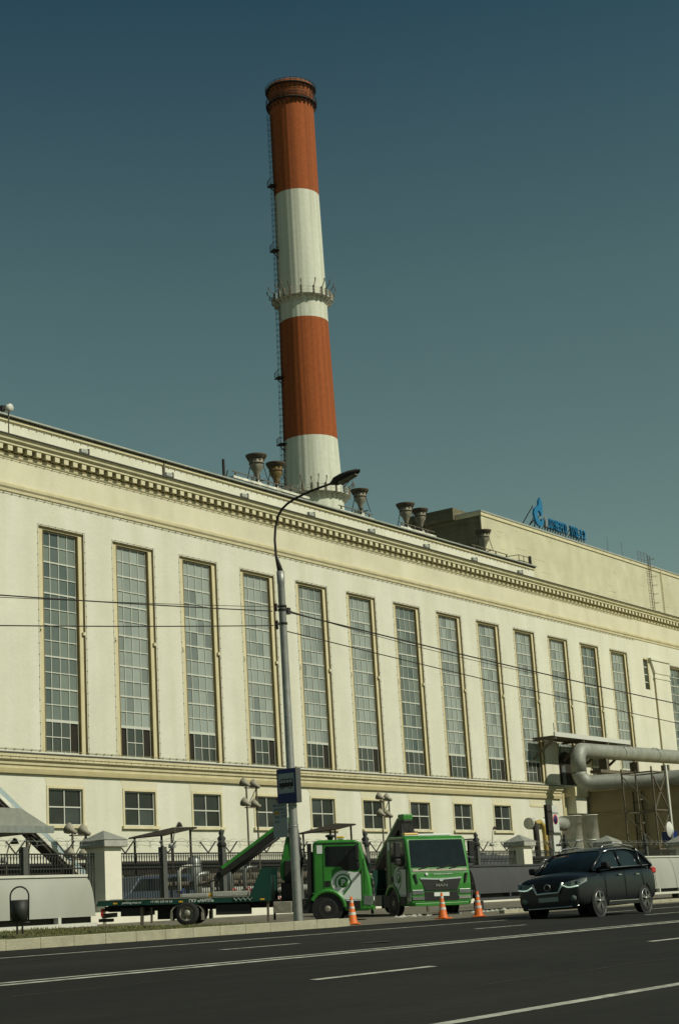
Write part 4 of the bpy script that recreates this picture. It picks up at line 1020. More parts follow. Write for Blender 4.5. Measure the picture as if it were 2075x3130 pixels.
# timetable sheet below, swung a little further out
zt2 = at(835, 2457, X=px_-.13).z; zb2 = at(838, 2562, X=px_-.13).z; yL = at(834, 2470, X=px_-.13).y; yR = at(878, 2470, X=px_-.13).y
tt = thing('timetable_board', 'grey timetable board with yellow route square under the bus stop sign', 'timetable', (px_, py_, zb2)); H2 = zt2-zb2; a_, b_ = yL-py_, yR-py_
MB().box((-.145, b_, 0), (-.13, a_, H2)).build('board', 'signw', tt, bevel=.004)
W2 = a_-b_
def TP(u0_, u1_, v0, v1, nm, m, d_=.149): MB().box((-d_, a_-W2*u1_, H2*(1-v1)), (-.146, a_-W2*u0_, H2*(1-v0))).build(nm, m, tt)
TP(.08, .46, .24, .33, 'yellow_square', 'signy'); TP(.06, .24, .03, .10, 'route_square', 'ink')
s = MB()
for (u0_, u1_, v0) in ((.3, .9, .05), (.3, .8, .08), (.1, .75, .16), (.1, .9, .19), (.58, .9, .26), (.58, .9, .29), (.12, .46, .38), (.12, .46, .41), (.58, .92, .37), (.58, .92, .41), (.14, .42, .51), (.14, .44, .55)):
    s.box((-.149, a_-W2*u1_, H2*(1-v0-.018)), (-.1465, a_-W2*u0_, H2*(1-v0)))
s.build('print_lines', 'ink', tt)
MB().box((-.13, -.06, H2*.25), (-.1, .06, H2*.28)).box((-.13, -.06, H2*.75), (-.1, .06, H2*.78)).build('clamp', 'galv', tt)

# no parking sign board on thin pole in front of the right fence
a = at(1678, 2462, Y=31); b = at(1706, 2545, Y=31)
t = thing('parking_sign', 'white no parking sign board with tow truck plate behind the car', 'road sign', (a.x, 31, gz(31))); zA, zB = a.z-gz(31), b.z-gz(31); sw_ = b.x-a.x
MB().box((-.02, -.03, 0), (.05, .03, zA)).build('pole', 'galv', t)
MB().box((-.42, -.10, zB-.1), (-.0, .04, zA+.02)).build('side_box', 'steeld', t); 
xs_ = at(1670, 2545, Y=31).x-a.x
MB().box((.003, -.06, zB), (sw_, -.02, zA)).build('board', 'signwl', t)
s = MB(); cz_ = zA-(zA-zB)*.52
o = MB().lathe((sw_*.5, -.066, cz_), [(.01, 0), (.20, 0), (.20, .004), (.01, .004)], 28, 'y').build('red_ring', 'signr', t)
MB().lathe((sw_*.5, -.072, cz_), [(.01, 0), (.15, 0), (.15, .004), (.01, .004)], 28, 'y').build('blue_disc', 'signb', t)
MB().bar((sw_*.5-.11, -.075, cz_+.11), (sw_*.5+.11, -.075, cz_-.11), .004, .04, (0, 1, 0)).build('red_slash', 'signr', t)
MB().box((.003, -.06, zB-.75), (sw_, -.02, zB-.12)).build('plate', 'signwl', t)
z_ = zB-.62
MB().prism([(.15, z_+.08), (.15, z_+.16), (.4, z_+.16), (.55, z_+.34), (.62, z_+.32), (.5, z_+.17), (.62, z_+.16), (.62, z_+.08)], -.066, -.061).build('tow_symbol', 'signk', t)

# ------------------------------------------------------------------ cones
def cone(loc, sc, label, rz=0):
    t = thing('traffic_cone', label, 'traffic cone', loc, rz, 'orange traffic cones'); t.scale = (sc,)*3
    MB().box((-.19, -.19, 0), (.19, .19, .035)).build('base', 'cone', t, bevel=.012)
    def r(z): return .135-.112*z/.73
    MB().lathe((0, 0, .035), [(r(0)+.02, 0), (r(.03), .03), (r(.70), .70), (.01, .705)], 24).build('cone', 'cone', t)
    for z0, z1 in ((.22, .29), (.38, .44), (.54, .60)):
        MB().lathe((0, 0, .035), [(r(z0)+.003, z0), (r(z1)+.003, z1)], 24).build('reflective_band', 'refl', t)
    return t
for (u_, v_, Y, sc, lab) in ((1078, 2828, 26.3, 1.03, 'orange cone by the kerb end in front of the first cab'), (1354, 2810, 26.0, 1.03, 'orange cone in front of the second truck grille'), (1463, 2803, 25.7, 1.03, 'orange cone right of the second truck')):
    p = at(u_, v_-2, Y=Y); cone((p.x, Y, gz(Y)+.004), sc, lab, u_)

# ------------------------------------------------------------------ tow trucks
def wheel(parent, x, y, r, w_, side, rim='rim', nm='wheel', bolts=True, hub=True):
    """side -1: outer face towards -y"""
    o = MB().lathe((0, 0, 0), [(r*.60, -w_/2), (r*.72, -w_/2-.01), (r*.94, -w_/2+.01), (r, -w_/2+.05), (r, w_/2-.05), (r*.94, w_/2), (r*.6, w_/2)], 32, 'y').build(nm, 'rub', parent)
    o.location = (x, y, r)
    s = side
    MB().lathe((0, 0, 0), [(r*.61, s*w_/2), (r*.58, s*w_*.42), (r*.52, s*w_*.30), (r*.30, s*w_*.30), (r*.26, s*w_*.50), (r*.16, s*w_*.55), (.01, s*w_*.55)], 32, 'y').build('rim', rim, o)
    if bolts:
        b = MB()
        for k in range(6): a = k*math.pi/3; b.lathe((math.cos(a)*r*.40, s*w_*.32, math.sin(a)*r*.40), [(r*.055, -.01), (r*.055, .012*1), (.001, .014)], 8, 'y')
        b.build('bolts', 'blk', o)
    return o
def make_truck(name, label):
    """local x forward from the front axle, y left, z up from the ground; half width 1.1"""
    t = thing(name, label, 'tow truck', group='green parking tow trucks'); HW = 1.10
    # cab side profile with wheel arch
    arch = [(-.44, .80)]+[(.50*math.cos(a)+0.0, .39+.50*math.sin(a)) for a in np.linspace(R(125), R(12), 10)]
    arch = [(max(-.44, x), z) for x, z in arch]
    prof = [(-.44, .80), (-.30, .80)]+[(x, z) for x, z in arch[1:] if x > -.28]+[(.56, .30), (1.36, .30), (1.42, .42), (1.42, .98), (1.38, 1.32), (1.16, 2.20), (1.10, 2.44), (.92, 2.53), (-.30, 2.55), (-.44, 2.45)]
    cab = MB().prism(prof, -HW, HW).build('cab', 'green', t, bevel=.085, seg=4)
    MB().box((-.47, -HW-.012, .86), (-.10, HW+.012, .90)).build('arch_trim', 'greens', cab)
    # arch lip
    for sy in (-1, 1):
        lip = MB(); aa = np.linspace(R(150), R(5), 12); vs = []
        for a in aa:
            for rr_, yy in ((.50, HW+.035), (.62, HW+.035), (.50, HW-.1), (.62, HW-.1)): vs.append((.0+rr_*math.cos(a), sy*yy, .39+rr_*math.sin(a)))
        fs = []
        for k in range(11): a0 = 4*k; fs += [(a0, a0+4, a0+5, a0+1), (a0+1, a0+5, a0+7, a0+3), (a0, a0+2, a0+6, a0+4)]
        lip.add(vs, fs, True).build('arch_lip', 'green', cab)
        MB().lathe((0, sy*(HW-.02), .39), [(.01, 0), (.50, 0)], 24, 'y').build('wheel_well', 'blk', cab)
        # door shut lines
        s = MB(); yy = sy*(HW+.004)
        for p, q in (((-.10, .95), (-.10, 2.42)), ((-.10, 2.42), (.98, 2.42)), ((1.12, 1.0), (1.12, 1.6)), ((.50, .66), (1.12, .66)), ((1.12, .42), (1.12, 1.0))):
            s.bar((p[0], yy, p[1]), (q[0], yy, q[1]), .012)
        s.build('door_gap', 'blk', cab)
        MB().prism([(-.03, 1.72), (-.03, 2.30), (.02, 2.34), (.93, 2.33), (1.08, 1.74), (1.02, 1.56), (.55, 1.58), (.45, 1.70)], sy*(HW+.003), sy*(HW+.012)).build('side_window', 'vglass', cab)
        MB().prism([(.62, 1.60), (.66, 1.60), (.66, 2.33), (.62, 2.33)], sy*(HW+.013), sy*(HW+.022)).build('window_divider', 'blk', cab)
        MB().box((-.06, sy*(HW+.002)-.01, 1.08), (.11, sy*(HW+.002)+.01, 1.26)).build('door_handle', 'blk', cab)
        MB().box((-.30, sy*(HW+.003)-.008, 2.12), (-.12, sy*(HW+.003)+.008, 2.38)).build('crest_panel', 'dwhite', cab)
        # white map-pin decal on the door
        cx, cz_ = .52, 1.20; k_ = sy
        pin = [(cx+.37*math.cos(a), cz_+.37*math.sin(a)) for a in np.linspace(R(75), R(225), 14)]+[(cx+.10, .62), (1.09, .62), (1.09, 1.52), (.9, 1.50)]
        MB().prism(pin, sy*(HW+.004), sy*(HW+.008)).build('white_decal', 'dwhite', cab)
        ring = MB(); aa = np.linspace(R(-40), R(215), 22); vs = []
        for a in aa: vs += [(cx+.27*math.cos(a), sy*(HW+.011), cz_+.27*math.sin(a)), (cx+.225*math.cos(a), sy*(HW+.011), cz_+.225*math.sin(a))]
        ring.add(vs, [(2*k, 2*k+1, 2*k+3, 2*k+2) for k in range(21)])
        a = R(-40); ring.prism([(cx+.27*math.cos(a), cz_+.27*math.sin(a)), (cx+.225*math.cos(a), cz_+.225*math.sin(a)), (cx-.02, .84), (cx+.02, .80)], sy*(HW+.010), sy*(HW+.012))
        ring.build('pin_ring', 'greens', cab)
        o = MB().lathe((cx, sy*(HW+.009), cz_), [(.001, 0), (.165, 0), (.165, sy*.003), (.001, sy*.003)], 24, 'y').build('pin_disc', 'greens', cab)
        rot = Matrix.Rotation(R(90), 4, 'X') if sy < 0 else Matrix.Rotation(math.pi, 4, 'Z') @ Matrix.Rotation(R(90), 4, 'X')
        text('letter', 'P', .27, 'dwhite', cab, Matrix.Translation((cx, sy*(HW+.013), cz_-.095)) @ rot, .002, 'CENTER', .008)
        # mirrors
        MB().bar((1.02, sy*(HW-.05), 2.38), (1.05, sy*(HW+.30), 2.40), .05).build('mirror_arm', 'blk', cab); MB().bar((1.10, sy*(HW-.05), 1.52), (1.10, sy*(HW+.26), 1.50), .06).build('mirror_arm', 'blk', cab)
        MB().box((.92, sy*(HW+.14), 1.86), (1.06, sy*(HW+.34), 2.36)).build('mirror', 'blk', cab, bevel=.03)
        MB().box((.95, sy*(HW+.14), 1.62), (1.08, sy*(HW+.33), 1.82)).build('mirror', 'blk', cab, bevel=.03)
        s = MB(); s.bar((1.20, sy*(HW+.002), .80), (1.20, sy*(HW+.002), 1.95), .010); s.bar((-.40, sy*(HW+.004), 2.44), (1.0, sy*(HW+.004), 2.44), .012, .02); s.build('panel_seam', 'blk', cab)
        MB().box((.62, sy*(HW+.0)-.02, .36), (1.05, sy*(HW+.0)+.01, .62)).build('entry_step', 'blk', cab)
        # headlight in bumper corner
        MB().prism([(1.16, .50), (1.40, .46), (1.435, .74), (1.18, .78)], sy*(HW-.02), sy*(HW+.012)).build('headlight', 'lensw', cab)
        MB().box((1.39, min(sy*.62, sy*1.04), .50), (1.447, max(sy*.62, sy*1.04), .60)).build('fog_light', 'chrome', cab)
        MB().box((1.36, min(sy*.64, sy*1.05), .66), (1.442, max(sy*.64, sy*1.05), .82)).build('headlight', 'lensw', cab, bevel=.02)
        MB().bar((1.425, sy*.93, 1.32), (1.43, sy*.86, 1.02), .05, .06).build('corner_vane', 'blk', cab)
    # windscreen, following the slanted front
    def fx(z): return float(np.interp(z, [.42, .98, 1.32, 2.20, 2.44], [1.42, 1.42, 1.38, 1.16, 1.10]))
    def front(poly, d0, d1, nm, m, par=cab, bev=0):
        n_ = len(poly); vs = [(fx(z)+d0, y, z) for y, z in poly]+[(fx(z)+d1, y, z) for y, z in poly]
        return MB().add(vs, [tuple(range(n_)), tuple(range(n_, 2*n_))[::-1]]+[(i, (i+1) % n_, n_+(i+1) % n_, n_+i) for i in range(n_)]).build(nm, m, par, bevel=bev)
    front([(-1.0, 1.53), (1.0, 1.53), (.97, 2.20), (.95, 2.41), (-.95, 2.41), (-.97, 2.20)], .004, .014, 'windscreen', 'vglass')
    front([(-.98, 1.40), (.98, 1.40), (.98, 1.47), (-.98, 1.47)], .006, .02, 'scuttle', 'rim')
    front([(-.72, 1.14), (.72, 1.14), (.58, .80), (-.58, .80)], .006, .022, 'grille', 'blk')
    front([(-.74, 1.15), (-.12, 1.12), (.12, 1.12), (.74, 1.15), (.74, 1.20), (.12, 1.17), (-.12, 1.17), (-.74, 1.20)], .008, .035, 'chrome_bar', 'chrome')
    front([(-1.02, .765), (1.02, .765), (1.02, .785), (-1.02, .785)], .002, .010, 'bumper_gap', 'blk')
    front([(-.86, 1.345), (.86, 1.345), (.86, 1.353), (-.86, 1.353)], .002, .006, 'flap_seam', 'blk')
    front([(-.11, 1.20), (-.05, 1.07), (.05, 1.07), (.11, 1.20), (0, 1.13)], .036, .046, 'badge', 'chrome')
    mxf = Matrix.Translation((1.452, 0, .90)) @ Matrix(((0, 0, 1, 0), (1, 0, 0, 0), (0, 1, 0, 0), (0, 0, 0, 1)))
    text('maker_letters', 'MAN', .13, 'chrome', cab, mxf, .006, 'CENTER', .003, 1.5)
    mxf2 = Matrix.Translation((1.405, .1, 1.28)) @ Matrix.Rotation(R(-4), 4, 'Y') @ Matrix(((0, 0, 1, 0), (1, 0, 0, 0), (0, 1, 0, 0), (0, 0, 0, 1)))
    text('front_lettering', 'МОСКОВСКИЙ ПАРКИНГ', .055, 'dwhite', cab, mxf2, .003, 'CENTER')
    MB().lathe((1.404, -.50, 1.30), [(.001, 0), (.05, 0), (.05, .008), (.001, .008)], 16, 'x').build('round_badge', 'dwhite', cab)
    MB().box((1.40, -.60, .46), (1.432, .60, .74)).build('bumper_grille', 'blk', cab)
    MB().box((1.425, -.96, .30), (1.455, .96, .40)).build('bumper_lip', 'green', cab, bevel=.012)
    MB().box((1.434, -.27, .60), (1.446, .27, .72)).build('number_plate', 'dwhite', cab)
    for y0_, y1_ in ((-.75, -.25), (-.1, .45), (.35, .85)):
        MB().bar((fx(1.48)+.03, y0_, 1.47), (fx(1.62)+.03, y1_, 1.60), .03).build('wiper', 'blk', cab)
    s = MB(); s.box((.35, -.85, 2.55), (.55, .85, 2.62)); s.build('beacon_bar', 'dwhite', cab, bevel=.02)
    MB().box((.34, -.86, 2.585), (.56, -.35, 2.655)).build('beacon_lens', 'amber', cab, bevel=.02)
    MB().lathe((.10, -.4, 2.55), [(.08, 0), (.10, .08), (.17, .12), (.15, .17), (.01, .19)], 16).build('roof_fan', 'blk', cab)
    # chassis
    s = MB(); s.box((-7.2, -.42, .48), (1.2, -.30, .70)); s.box((-7.2, .30, .48), (1.2, .42, .70)); s.box((-7.3, -.5, .50), (-7.1, .5, .66))
    s.box((-7.3, -1.0, .30), (-7.18, 1.0, .44)); s.box((-6.7, -.9, .34), (-5.9, .9, .60)); s.box((-5.6, -.35, .2), (-4.9, .35, .6)); s.build('chassis', 'blkm', t)
    s = MB()
    s.box((-1.75, -1.02, .30), (-1.15, -.55, .66)); s.build('toolbox', 'rim', t, bevel=.02)
    MB().box((-.95, -1.02, .26), (-.50, -.6, .68)).build('battery_box', 'blkm', t); MB().box((-3.6, -1.0, .30), (-2.5, -.5, .62)).build('fuel_tank', 'blkm', t)
    for a_ in (-1.08, 1.0): MB().box((-1.95, a_, .05), (-1.88, a_+.08, 1.0)).build('outrigger_leg', 'steel', t)
    MB().box((-6.05, -.98, .05), (-5.95, -.88, .62)).build('support_leg', 'steel', t); MB().box((-5.72, -.98, .10), (-5.66, -.88, .60)).build('support_leg', 'steel', t)
    # bed
    bed = MB().prism([(-7.46, .68), (-7.40, .84), (-1.88, .84), (-1.88, .68), (-7.1, .68)], -1.12, 1.12).build('bed', 'teal', t)
    MB().box((-7.40, -1.10, .843), (-1.9, 1.10, .856)).build('deck', 'steel', bed)
    for a_ in (-1.128, 1.09): MB().box((-7.44, a_, .845), (-2.4, a_+.038, .868)).build('edge_rail', 'rim', bed)
    MB().prism([(-2.50, .84), (-2.10, 1.74), (-1.80, 1.74), (-1.80, .70), (-2.3, .70)], -1.13, -1.07).prism([(-2.50, .84), (-2.10, 1.74), (-1.80, 1.74), (-1.80, .70), (-2.3, .70)], 1.07, 1.13).box((-1.92, -1.07, .86), (-1.86, 1.07, 1.5)).build('headboard', 'teal', bed)
    MB().box((-4.70, -1.05, .87), (-3.85, -.5, .99)).build('wheel_ramp', 'conc', bed, bevel=.02); MB().box((-3.70, -1.05, .87), (-2.55, -.5, 1.03)).build('wheel_ramp', 'conc', bed, bevel=.02)
    MB().box((-3.82, -1.0, .87), (-3.72, -.85, .99)).build('strap_reel', 'amber', bed)
    for xx in (-6.90, -4.78, -2.15): MB().box((xx, -1.136, .73), (xx+.14, -1.128, .78)).build('marker_lamp', 'amber', bed)
    rx = Matrix.Rotation(R(90), 4, 'X')
    text('bed_lettering', 'parking.mos.ru', .105, 'dwhite', bed, Matrix.Translation((-6.62, -1.13, .735)) @ rx, .003)
    text('bed_lettering', '+7 495 539 54 54', .105, 'dwhite', bed, Matrix.Translation((-5.70, -1.13, .735)) @ rx, .003, sx=.95)
    text('bed_lettering', 'ГКУ «АМПП»', .13, 'dwhite', bed, Matrix.Translation((-4.45, -1.13, .725)) @ rx, .003, bold=.002)
    s = MB(); zg = [(-3.0+.075*k, (.82 if k % 2 == 0 else .73)) for k in range(9)]
    for p, q in zip(zg, zg[1:]): s.bar((p[0], -1.135, p[1]), (q[0], -1.135, q[1]), .006, .03, (0, 1, 0))
    s.build('zigzag_logo', 'dwhite', bed)
    MB().box((-7.32, -1.05, .36), (-7.25, -.75, .60)).build('tail_lamp', 'redl', t)
    MB().box((-7.42, -.9, .18), (-7.0, -.5, .28)).build('tow_hook', 'blkm', t)
    # wheels
    r = .385
    for sy in (-1, 1):
        wheel(t, 0, sy*.96, r, .24, sy); wheel(t, -4.52, sy*.90, r, .46, sy)
        fr_ = MB(); vs = []
        for a in np.linspace(R(0), R(180), 12):
            for rr_, yy in ((.46, 1.08), (.50, 1.08), (.46, .66), (.50, .66)): vs.append((-4.52+rr_*math.cos(a)*1.08, sy*yy, .40+rr_*math.sin(a)*.62))
        fs = []
        for k in range(11): a0 = 4*k; fs += [(a0, a0+4, a0+5, a0+1), (a0+1, a0+5, a0+7, a0+3), (a0, a0+2, a0+6, a0+4), (a0+2, a0+3, a0+7, a0+6)]
        fr_.add(vs, fs).box((-4.52-.54, min(sy*.66, sy*1.08), .16), (-4.52-.46, max(sy*.66, sy*1.08), .42)).box((-4.52+.46, min(sy*.66, sy*1.08), .16), (-4.52+.54, max(sy*.66, sy*1.08), .42)).build('mudguard', 'rim', t)
    # stack behind cab
    MB().box((-.62, -1.05, .60), (-.50, -.70, 2.45)).build('air_intake', 'blk', t); MB().box((-.60, .2, .8), (-.5, 1.0, 2.2)).build('spare_panel', 'blk', t)
    # crane
    cr = MB().box((-1.55, -.40, .70), (-1.05, .40, 1.25)).box((-1.45, -.22, 1.25), (-1.10, .22, 1.95)).build('crane_base', 'blkm', t, bevel=.03)
    MB().prism([(-1.62, 1.62), (-1.52, 1.30), (-1.15, 1.40), (-1.05, 1.9), (-1.10, 2.9), (-1.30, 3.05)], -.15, .15).build('crane_column', 'greens', cr, bevel=.03)
    MB().tube([(-.98, -.25, 1.2), (-.85, -.25, 2.0), (-1.0, -.25, 3.0)], .05, 8).tube([(-1.0, .2, 1.2), (-.9, .2, 2.0), (-1.05, .2, 2.9)], .035, 8).build('hydraulic_hose', 'blk', cr)
    s = MB(); s.prism([(-1.05, 2.75), (-.98, 3.12), (-1.12, 3.28), (-1.42, 3.26), (-1.62, 3.14), (-3.62, 1.72), (-3.50, 1.50), (-1.5, 2.80)], -.17, .17)
    bm = s.build('crane_arm', 'blkm', cr, bevel=.02)
    s = MB(); a = V((-1.50, 0, 3.17)); b = V((-3.50, 0, 1.78)); s.bar(a, b, .36, .10); s.build('arm_cover', 'green', bm)
    MB().box((-1.45, -.19, 3.12), (-1.00, .19, 3.34)).build('arm_head', 'greens', bm, bevel=.04)
    MB().box((-1.30, -.20, 2.55), (-1.00, .20, 3.10)).build('arm_joint', 'blkm', bm, bevel=.03)
    MB().tube([(-1.6, -.1, 2.72), (-3.2, -.1, 1.62)], .06, 8).build('lift_ram', 'blkm', bm)
    s = MB(); s.bar((-3.55, 0, 1.60), (-3.72, 0, 1.38), .22); s.bar((-3.70, 0, 1.38), (-3.66, 0, .95), .08)
    for k in range(5): s.bar((-3.75, -.2+.1*k, 1.40), (-4.30, -.35+.17*k, 1.22+.04*(k % 2)), .03)
    s.bar((-4.3, -.4, 1.22), (-4.3, .4, 1.22), .03); s.bar((-4.0, -.3, 1.3), (-3.8, -.1, 1.1), .03)
    s.build('grab', 'blkm', bm)
    return t
slope = .035
def place(t, u_, v_, Y, az, fx_, side, sc=1):
    t.scale = (sc,)*3
    c = at(u_, v_, Y=Y); h = V((math.cos(az), math.sin(az), 0)); lf = V((-h.y, h.x, 0))
    o = c-lf*side*.96*sc-h*fx_*sc
    tilt = math.asin(slope*h.y); roll_ = math.asin(slope*lf.y)
    t.rotation_mode = 'XYZ'; t.location = (o.x, o.y, gz(o.y)+.004)
    t.rotation_euler = (roll_, -tilt, az)
ta = make_truck('tow_truck', 'green flatbed tow truck seen from its side with raised crane arm')
tb = copy_tree(ta); tb['label'] = 'green tow truck facing the street with windscreen and grille in view'
place(ta, 1003, 2811, 29.4, R(-58.5), 0, -1, .945)
place(tb, 1215, 2806, 30.2, R(-123), 0, -1, 1.0)

# ------------------------------------------------------------------ dark SUV
def make_car():
    t = thing('dark_suv', 'dark family SUV with lit headlamps driving toward the left', 'car')
    HW = .90
    # stations: x (front = +), half-width, sill z, hood/belt z
    st = [(.95, .74, .36, .70), (.93, .82, .28, .90), (.84, .88, .24, .99), (.60, .91, .22, 1.06), (.0, .915, .22, 1.10), (-.5, .905, .22, 1.11), (-1.6, .91, .22, 1.15), (-2.9, .91, .24, 1.20), (-3.45, .89, .30, 1.20), (-3.66, .80, .42, 1.12), (-3.70, .72, .5, .95)]
    vs = []; fs = []; n_ = 16
    for x, hw, z0, z1 in st:
        ring = []
        for k in range(9):
            f_ = k/8; # from bottom centre up the side to the top centre
            if k == 0: y, z = 0, z0
            elif k == 1: y, z = hw*.86, z0
            elif k == 2: y, z = hw*.98, z0+.10
            elif k == 3: y, z = hw, z0+(z1-z0)*.35
            elif k == 4: y, z = hw, z0+(z1-z0)*.62
            elif k == 5: y, z = hw*.985, z0+(z1-z0)*.84
            elif k == 6: y, z = hw*.93, z1-.035
            elif k == 7: y, z = hw*.62, z1+.015
            else: y, z = 0, z1+.045
            ring.append((x, y, z))
        vs += ring+[(x, -y, z) for x, y, z in ring[7:0:-1]]
    m_ = 16
    for i in range(len(st)-1):
        for k in range(m_): fs.append((i*m_+k, i*m_+(k+1) % m_, (i+1)*m_+(k+1) % m_, (i+1)*m_+k))
    fs += [tuple(range(m_)), tuple((len(st)-1)*m_+k for k in range(m_))[::-1]]
    body = MB().add(vs, fs, True).build('body', 'car', t); sb = body.modifiers.new('s', 'SUBSURF'); sb.levels = 1; sb.render_levels = 2
    # greenhouse
    gs = [(.02, .74, 1.10, 1.14), (-.42, .76, 1.10, 1.40), (-.80, .70, 1.12, 1.60), (-1.2, .67, 1.14, 1.68), (-2.0, .67, 1.16, 1.71), (-2.8, .66, 1.17, 1.66), (-3.25, .64, 1.18, 1.52), (-3.58, .66, 1.17, 1.22)]
    vs = []; fs = []
    for x, hw, z0, z1 in gs:
        wb = .84 if x < -.3 else .80
        for y, z in ((wb, z0), (wb*.3+hw*.7, z0+(z1-z0)*.6), (hw, z1-.05), (hw*.82, z1), (0, z1+.02), (-hw*.82, z1), (-hw, z1-.05), (-wb*.3-hw*.7, z0+(z1-z0)*.6), (-wb, z0)): vs.append((x, y, z))
    for i in range(len(gs)-1):
        for k in range(8): fs.append((i*9+k, i*9+k+1, (i+1)*9+k+1, (i+1)*9+k))
    fs += [tuple(range(9)), tuple((len(gs)-1)*9+k for k in range(9))[::-1]]
    MB().add(vs, fs, True).build('glasshouse', 'vglass', t)
    # roof skin and pillars
    vs = []; fs = []
    for x, hw, z0, z1 in gs[2:7]:
        for y, z in ((hw+.012, z1-.06), (hw+.005, z1-.03), (hw*.82, z1+.014), (0, z1+.034), (-hw*.82, z1+.014), (-hw-.005, z1-.03), (-hw-.012, z1-.06)): vs.append((x, y, z))
    for i in range(4):
        for k in range(6): fs.append((i*7+k, i*7+k+1, (i+1)*7+k+1, (i+1)*7+k))
    MB().add(vs, fs, True).build('roof', 'car', t)
    for sy in (-1, 1):
        MB().tube([(.06, sy*.80, 1.12), (-.42, sy*.765, 1.40), (-.82, sy*.70, 1.58)], .035, 8).build('pillar', 'car', t)
        MB().tube([(-1.55, sy*.84, 1.15), (-1.62, sy*.69, 1.62)], .04, 8).build('pillar', 'car', t); s = MB(); s.tube([(-2.75, sy*.845, 1.16), (-2.85, sy*.68, 1.60)], .06, 8)
        s.tube([(-3.45, sy*.80, 1.18), (-3.2, sy*.66, 1.50), (-2.8, sy*.665, 1.62)], .07, 8); s.build('pillar', 'car', t)
        s = MB(); s.tube([(-.30, sy*.855, 1.15), (-1.6, sy*.865, 1.18), (-3.2, sy*.85, 1.22)], .012, 6); s.tube([(-.85, sy*.72, 1.575), (-1.3, sy*.695, 1.635), (-2.2, sy*.695, 1.66), (-2.9, sy*.69, 1.59)], .014, 6); s.build('window_trim', 'chrome', t)
        s = MB(); s.tube([(-1.0, sy*.60, 1.66), (-1.15, sy*.60, 1.74), (-2.0, sy*.60, 1.79), (-2.9, sy*.58, 1.72), (-3.05, sy*.58, 1.64)], .022, 8); s.build('roof_rail', 'rimb', t)
        m2 = MB().prism([(-.22, 1.14), (-.20, 1.30), (-.42, 1.30), (-.44, 1.14)], sy*.93, sy*1.13).build('wing_mirror', 'blk', t, bevel=.04)
        MB().bar((-.33, sy*.82, 1.15), (-.33, sy*.96, 1.18), .06).build('mirror_arm', 'blk', m2)
        for xx in (-1.40, -2.45): MB().box((xx, sy*.915-.015, .97), (xx+.20, sy*.915+.015, 1.0)).build('door_handle', 'chrome', t)
        s = MB(); [s.bar((a, sy*.914, b), (c, sy*.914, d), .010) for a, b, c, d in ((-.45, .35, -.45, 1.08), (-1.60, .35, -1.60, 1.12), (-2.75, .5, -2.62, 1.12))]; s.build('door_gap', 'blk', t)
        MB().prism([(-.45, .24), (-2.25, .24), (-2.25, .36), (-.45, .34)], sy*.90, sy*.935).build('sill_trim', 'blk', t, bevel=.01)
        MB().box((-2.2, sy*.935-.006, .33), (-.5, sy*.935+.006, .35)).build('sill_strip', 'chrome', t)
        # arches and wheels
        for xx in (0, -2.705):
            MB().lathe((xx, sy*.905, .36), [(.01, 0), (.415, 0), (.415, sy*.006)], 28, 'y').build('wheel_arch', 'blk', t)
            wh = MB().lathe((0, 0, 0), [(.245, -.115), (.30, -.125), (.345, -.10), (.355, -.06), (.355, .06), (.345, .10), (.30, .125), (.245, .115)], 36, 'y').build('wheel', 'rub', t); wh.location = (xx, sy*.80, .355)
            MB().lathe((0, sy*.07, 0), [(.01, 0), (.25, 0), (.25, sy*.03)], 28, 'y').build('brake_disc', 'steeld', wh)
            s = MB()
            for k in range(5):
                a = R(72*k+20)
                for o_ in (-.10, .10): s.bar((math.cos(a)*.04, sy*.125, math.sin(a)*.04), (math.cos(a+o_*1.6)*.24, sy*.115, math.sin(a+o_*1.6)*.24), .028, .03, (0, 1, 0))
            s.lathe((0, sy*.10, 0), [(.235, 0), (.25, 0), (.25, sy*.025), (.235, sy*.025)], 32, 'y'); s.lathe((0, sy*.12, 0), [(.05, 0), (.05, sy*.02), (.001, sy*.02)], 12, 'y')
            s.build('rim', 'rimb', wh)
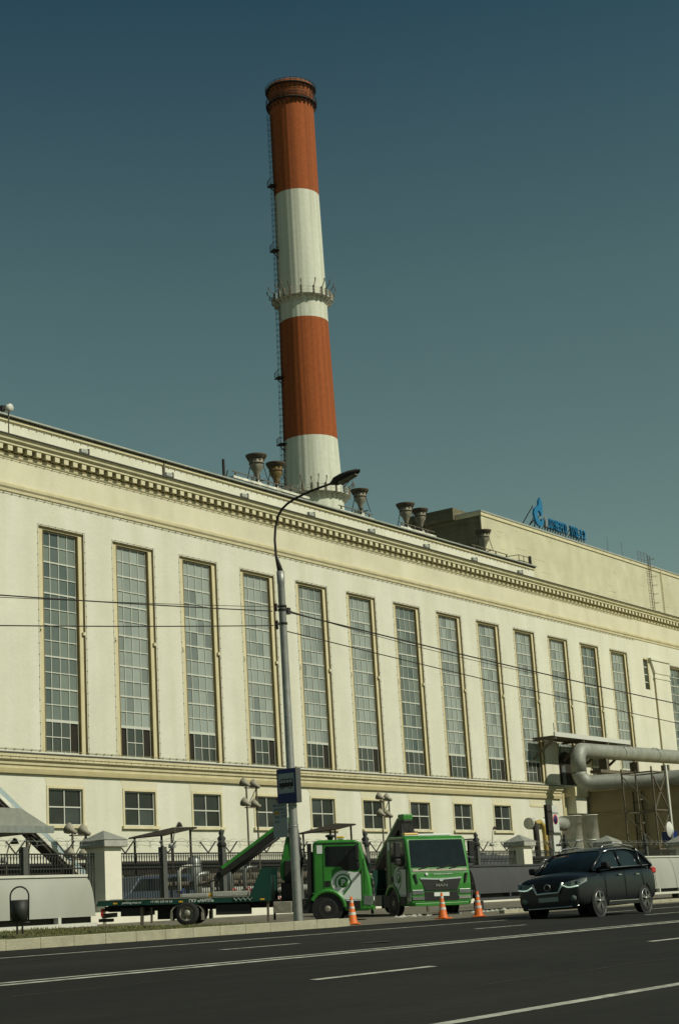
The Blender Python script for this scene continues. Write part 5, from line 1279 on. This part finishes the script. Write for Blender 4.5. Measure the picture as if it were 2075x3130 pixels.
        # lamps
        hl = MB().add([(.985, sy*.40, .75), (.975, sy*.66, .735), (.92, sy*.85, .76), (.66, sy*.95, .85), (.62, sy*.935, .94), (.84, sy*.89, .92), (.945, sy*.64, .88), (.965, sy*.40, .84), (.7, sy*.6, .8)], [(0, 1, 6, 7), (1, 2, 5, 6), (2, 3, 4, 5), (0, 8, 1), (1, 8, 2), (2, 8, 3), (3, 8, 4), (4, 8, 5), (5, 8, 6), (6, 8, 7), (7, 8, 0)]).build('headlight', 'lensw', t)
        MB().tube([(.995, sy*.42, .80), (.985, sy*.56, .735), (.975, sy*.66, .73), (.925, sy*.84, .755)], .014, 8).build('running_lamp', 'lamp_on', hl)
        MB().lathe((.935, sy*.68, .46), [(.001, .03), (.075, .02), (.075, -.03)], 14, 'x').build('fog_light', 'lensw', t)
        MB().box((-3.70, min(sy*.60, sy*.85), 1.00), (-3.45, max(sy*.60, sy*.85), 1.15)).build('tail_lamp', 'redl', t, bevel=.03)
    s = MB(); V1 = [(.955, -.42, .86), (.985, -.30, .62), (.985, .30, .62), (.955, .42, .86)]
    s.tube(V1, .035, 8); s.build('grille_chrome', 'chrome', t)
    MB().prism([(-.40, .87), (.40, .87), (.28, .60), (-.28, .60)], .90, .965, 'yz').build('grille', 'blk', t)
    MB().lathe((.965, 0, .76), [(.07, 0), (.09, 0), (.09, .02), (.07, .02)], 20, 'x').build('badge', 'rimb', t)
    MB().box((.96, -.27, .42), (.985, .27, .53)).build('number_plate', 'signw', t)
    MB().prism([(-.74, .24), (.74, .24), (.80, .40), (-.80, .40)], .86, .945, 'yz').build('lower_bumper', 'blk', t, bevel=.02)
    s = MB(); s.tube([(.88, -.78, .285), (.965, -.5, .27), (.97, .5, .27), (.88, .78, .285)], .016, 6); s.build('bumper_strip', 'chrome', t)
    return t
car = make_car()
CARX, CARY, CSC = 41.55, 21.5, 1.10
car.location = (CARX, CARY, gz(20.6)+.004); car.rotation_euler = (R(1.2), 0, R(180)); car.scale = (CSC,)*3
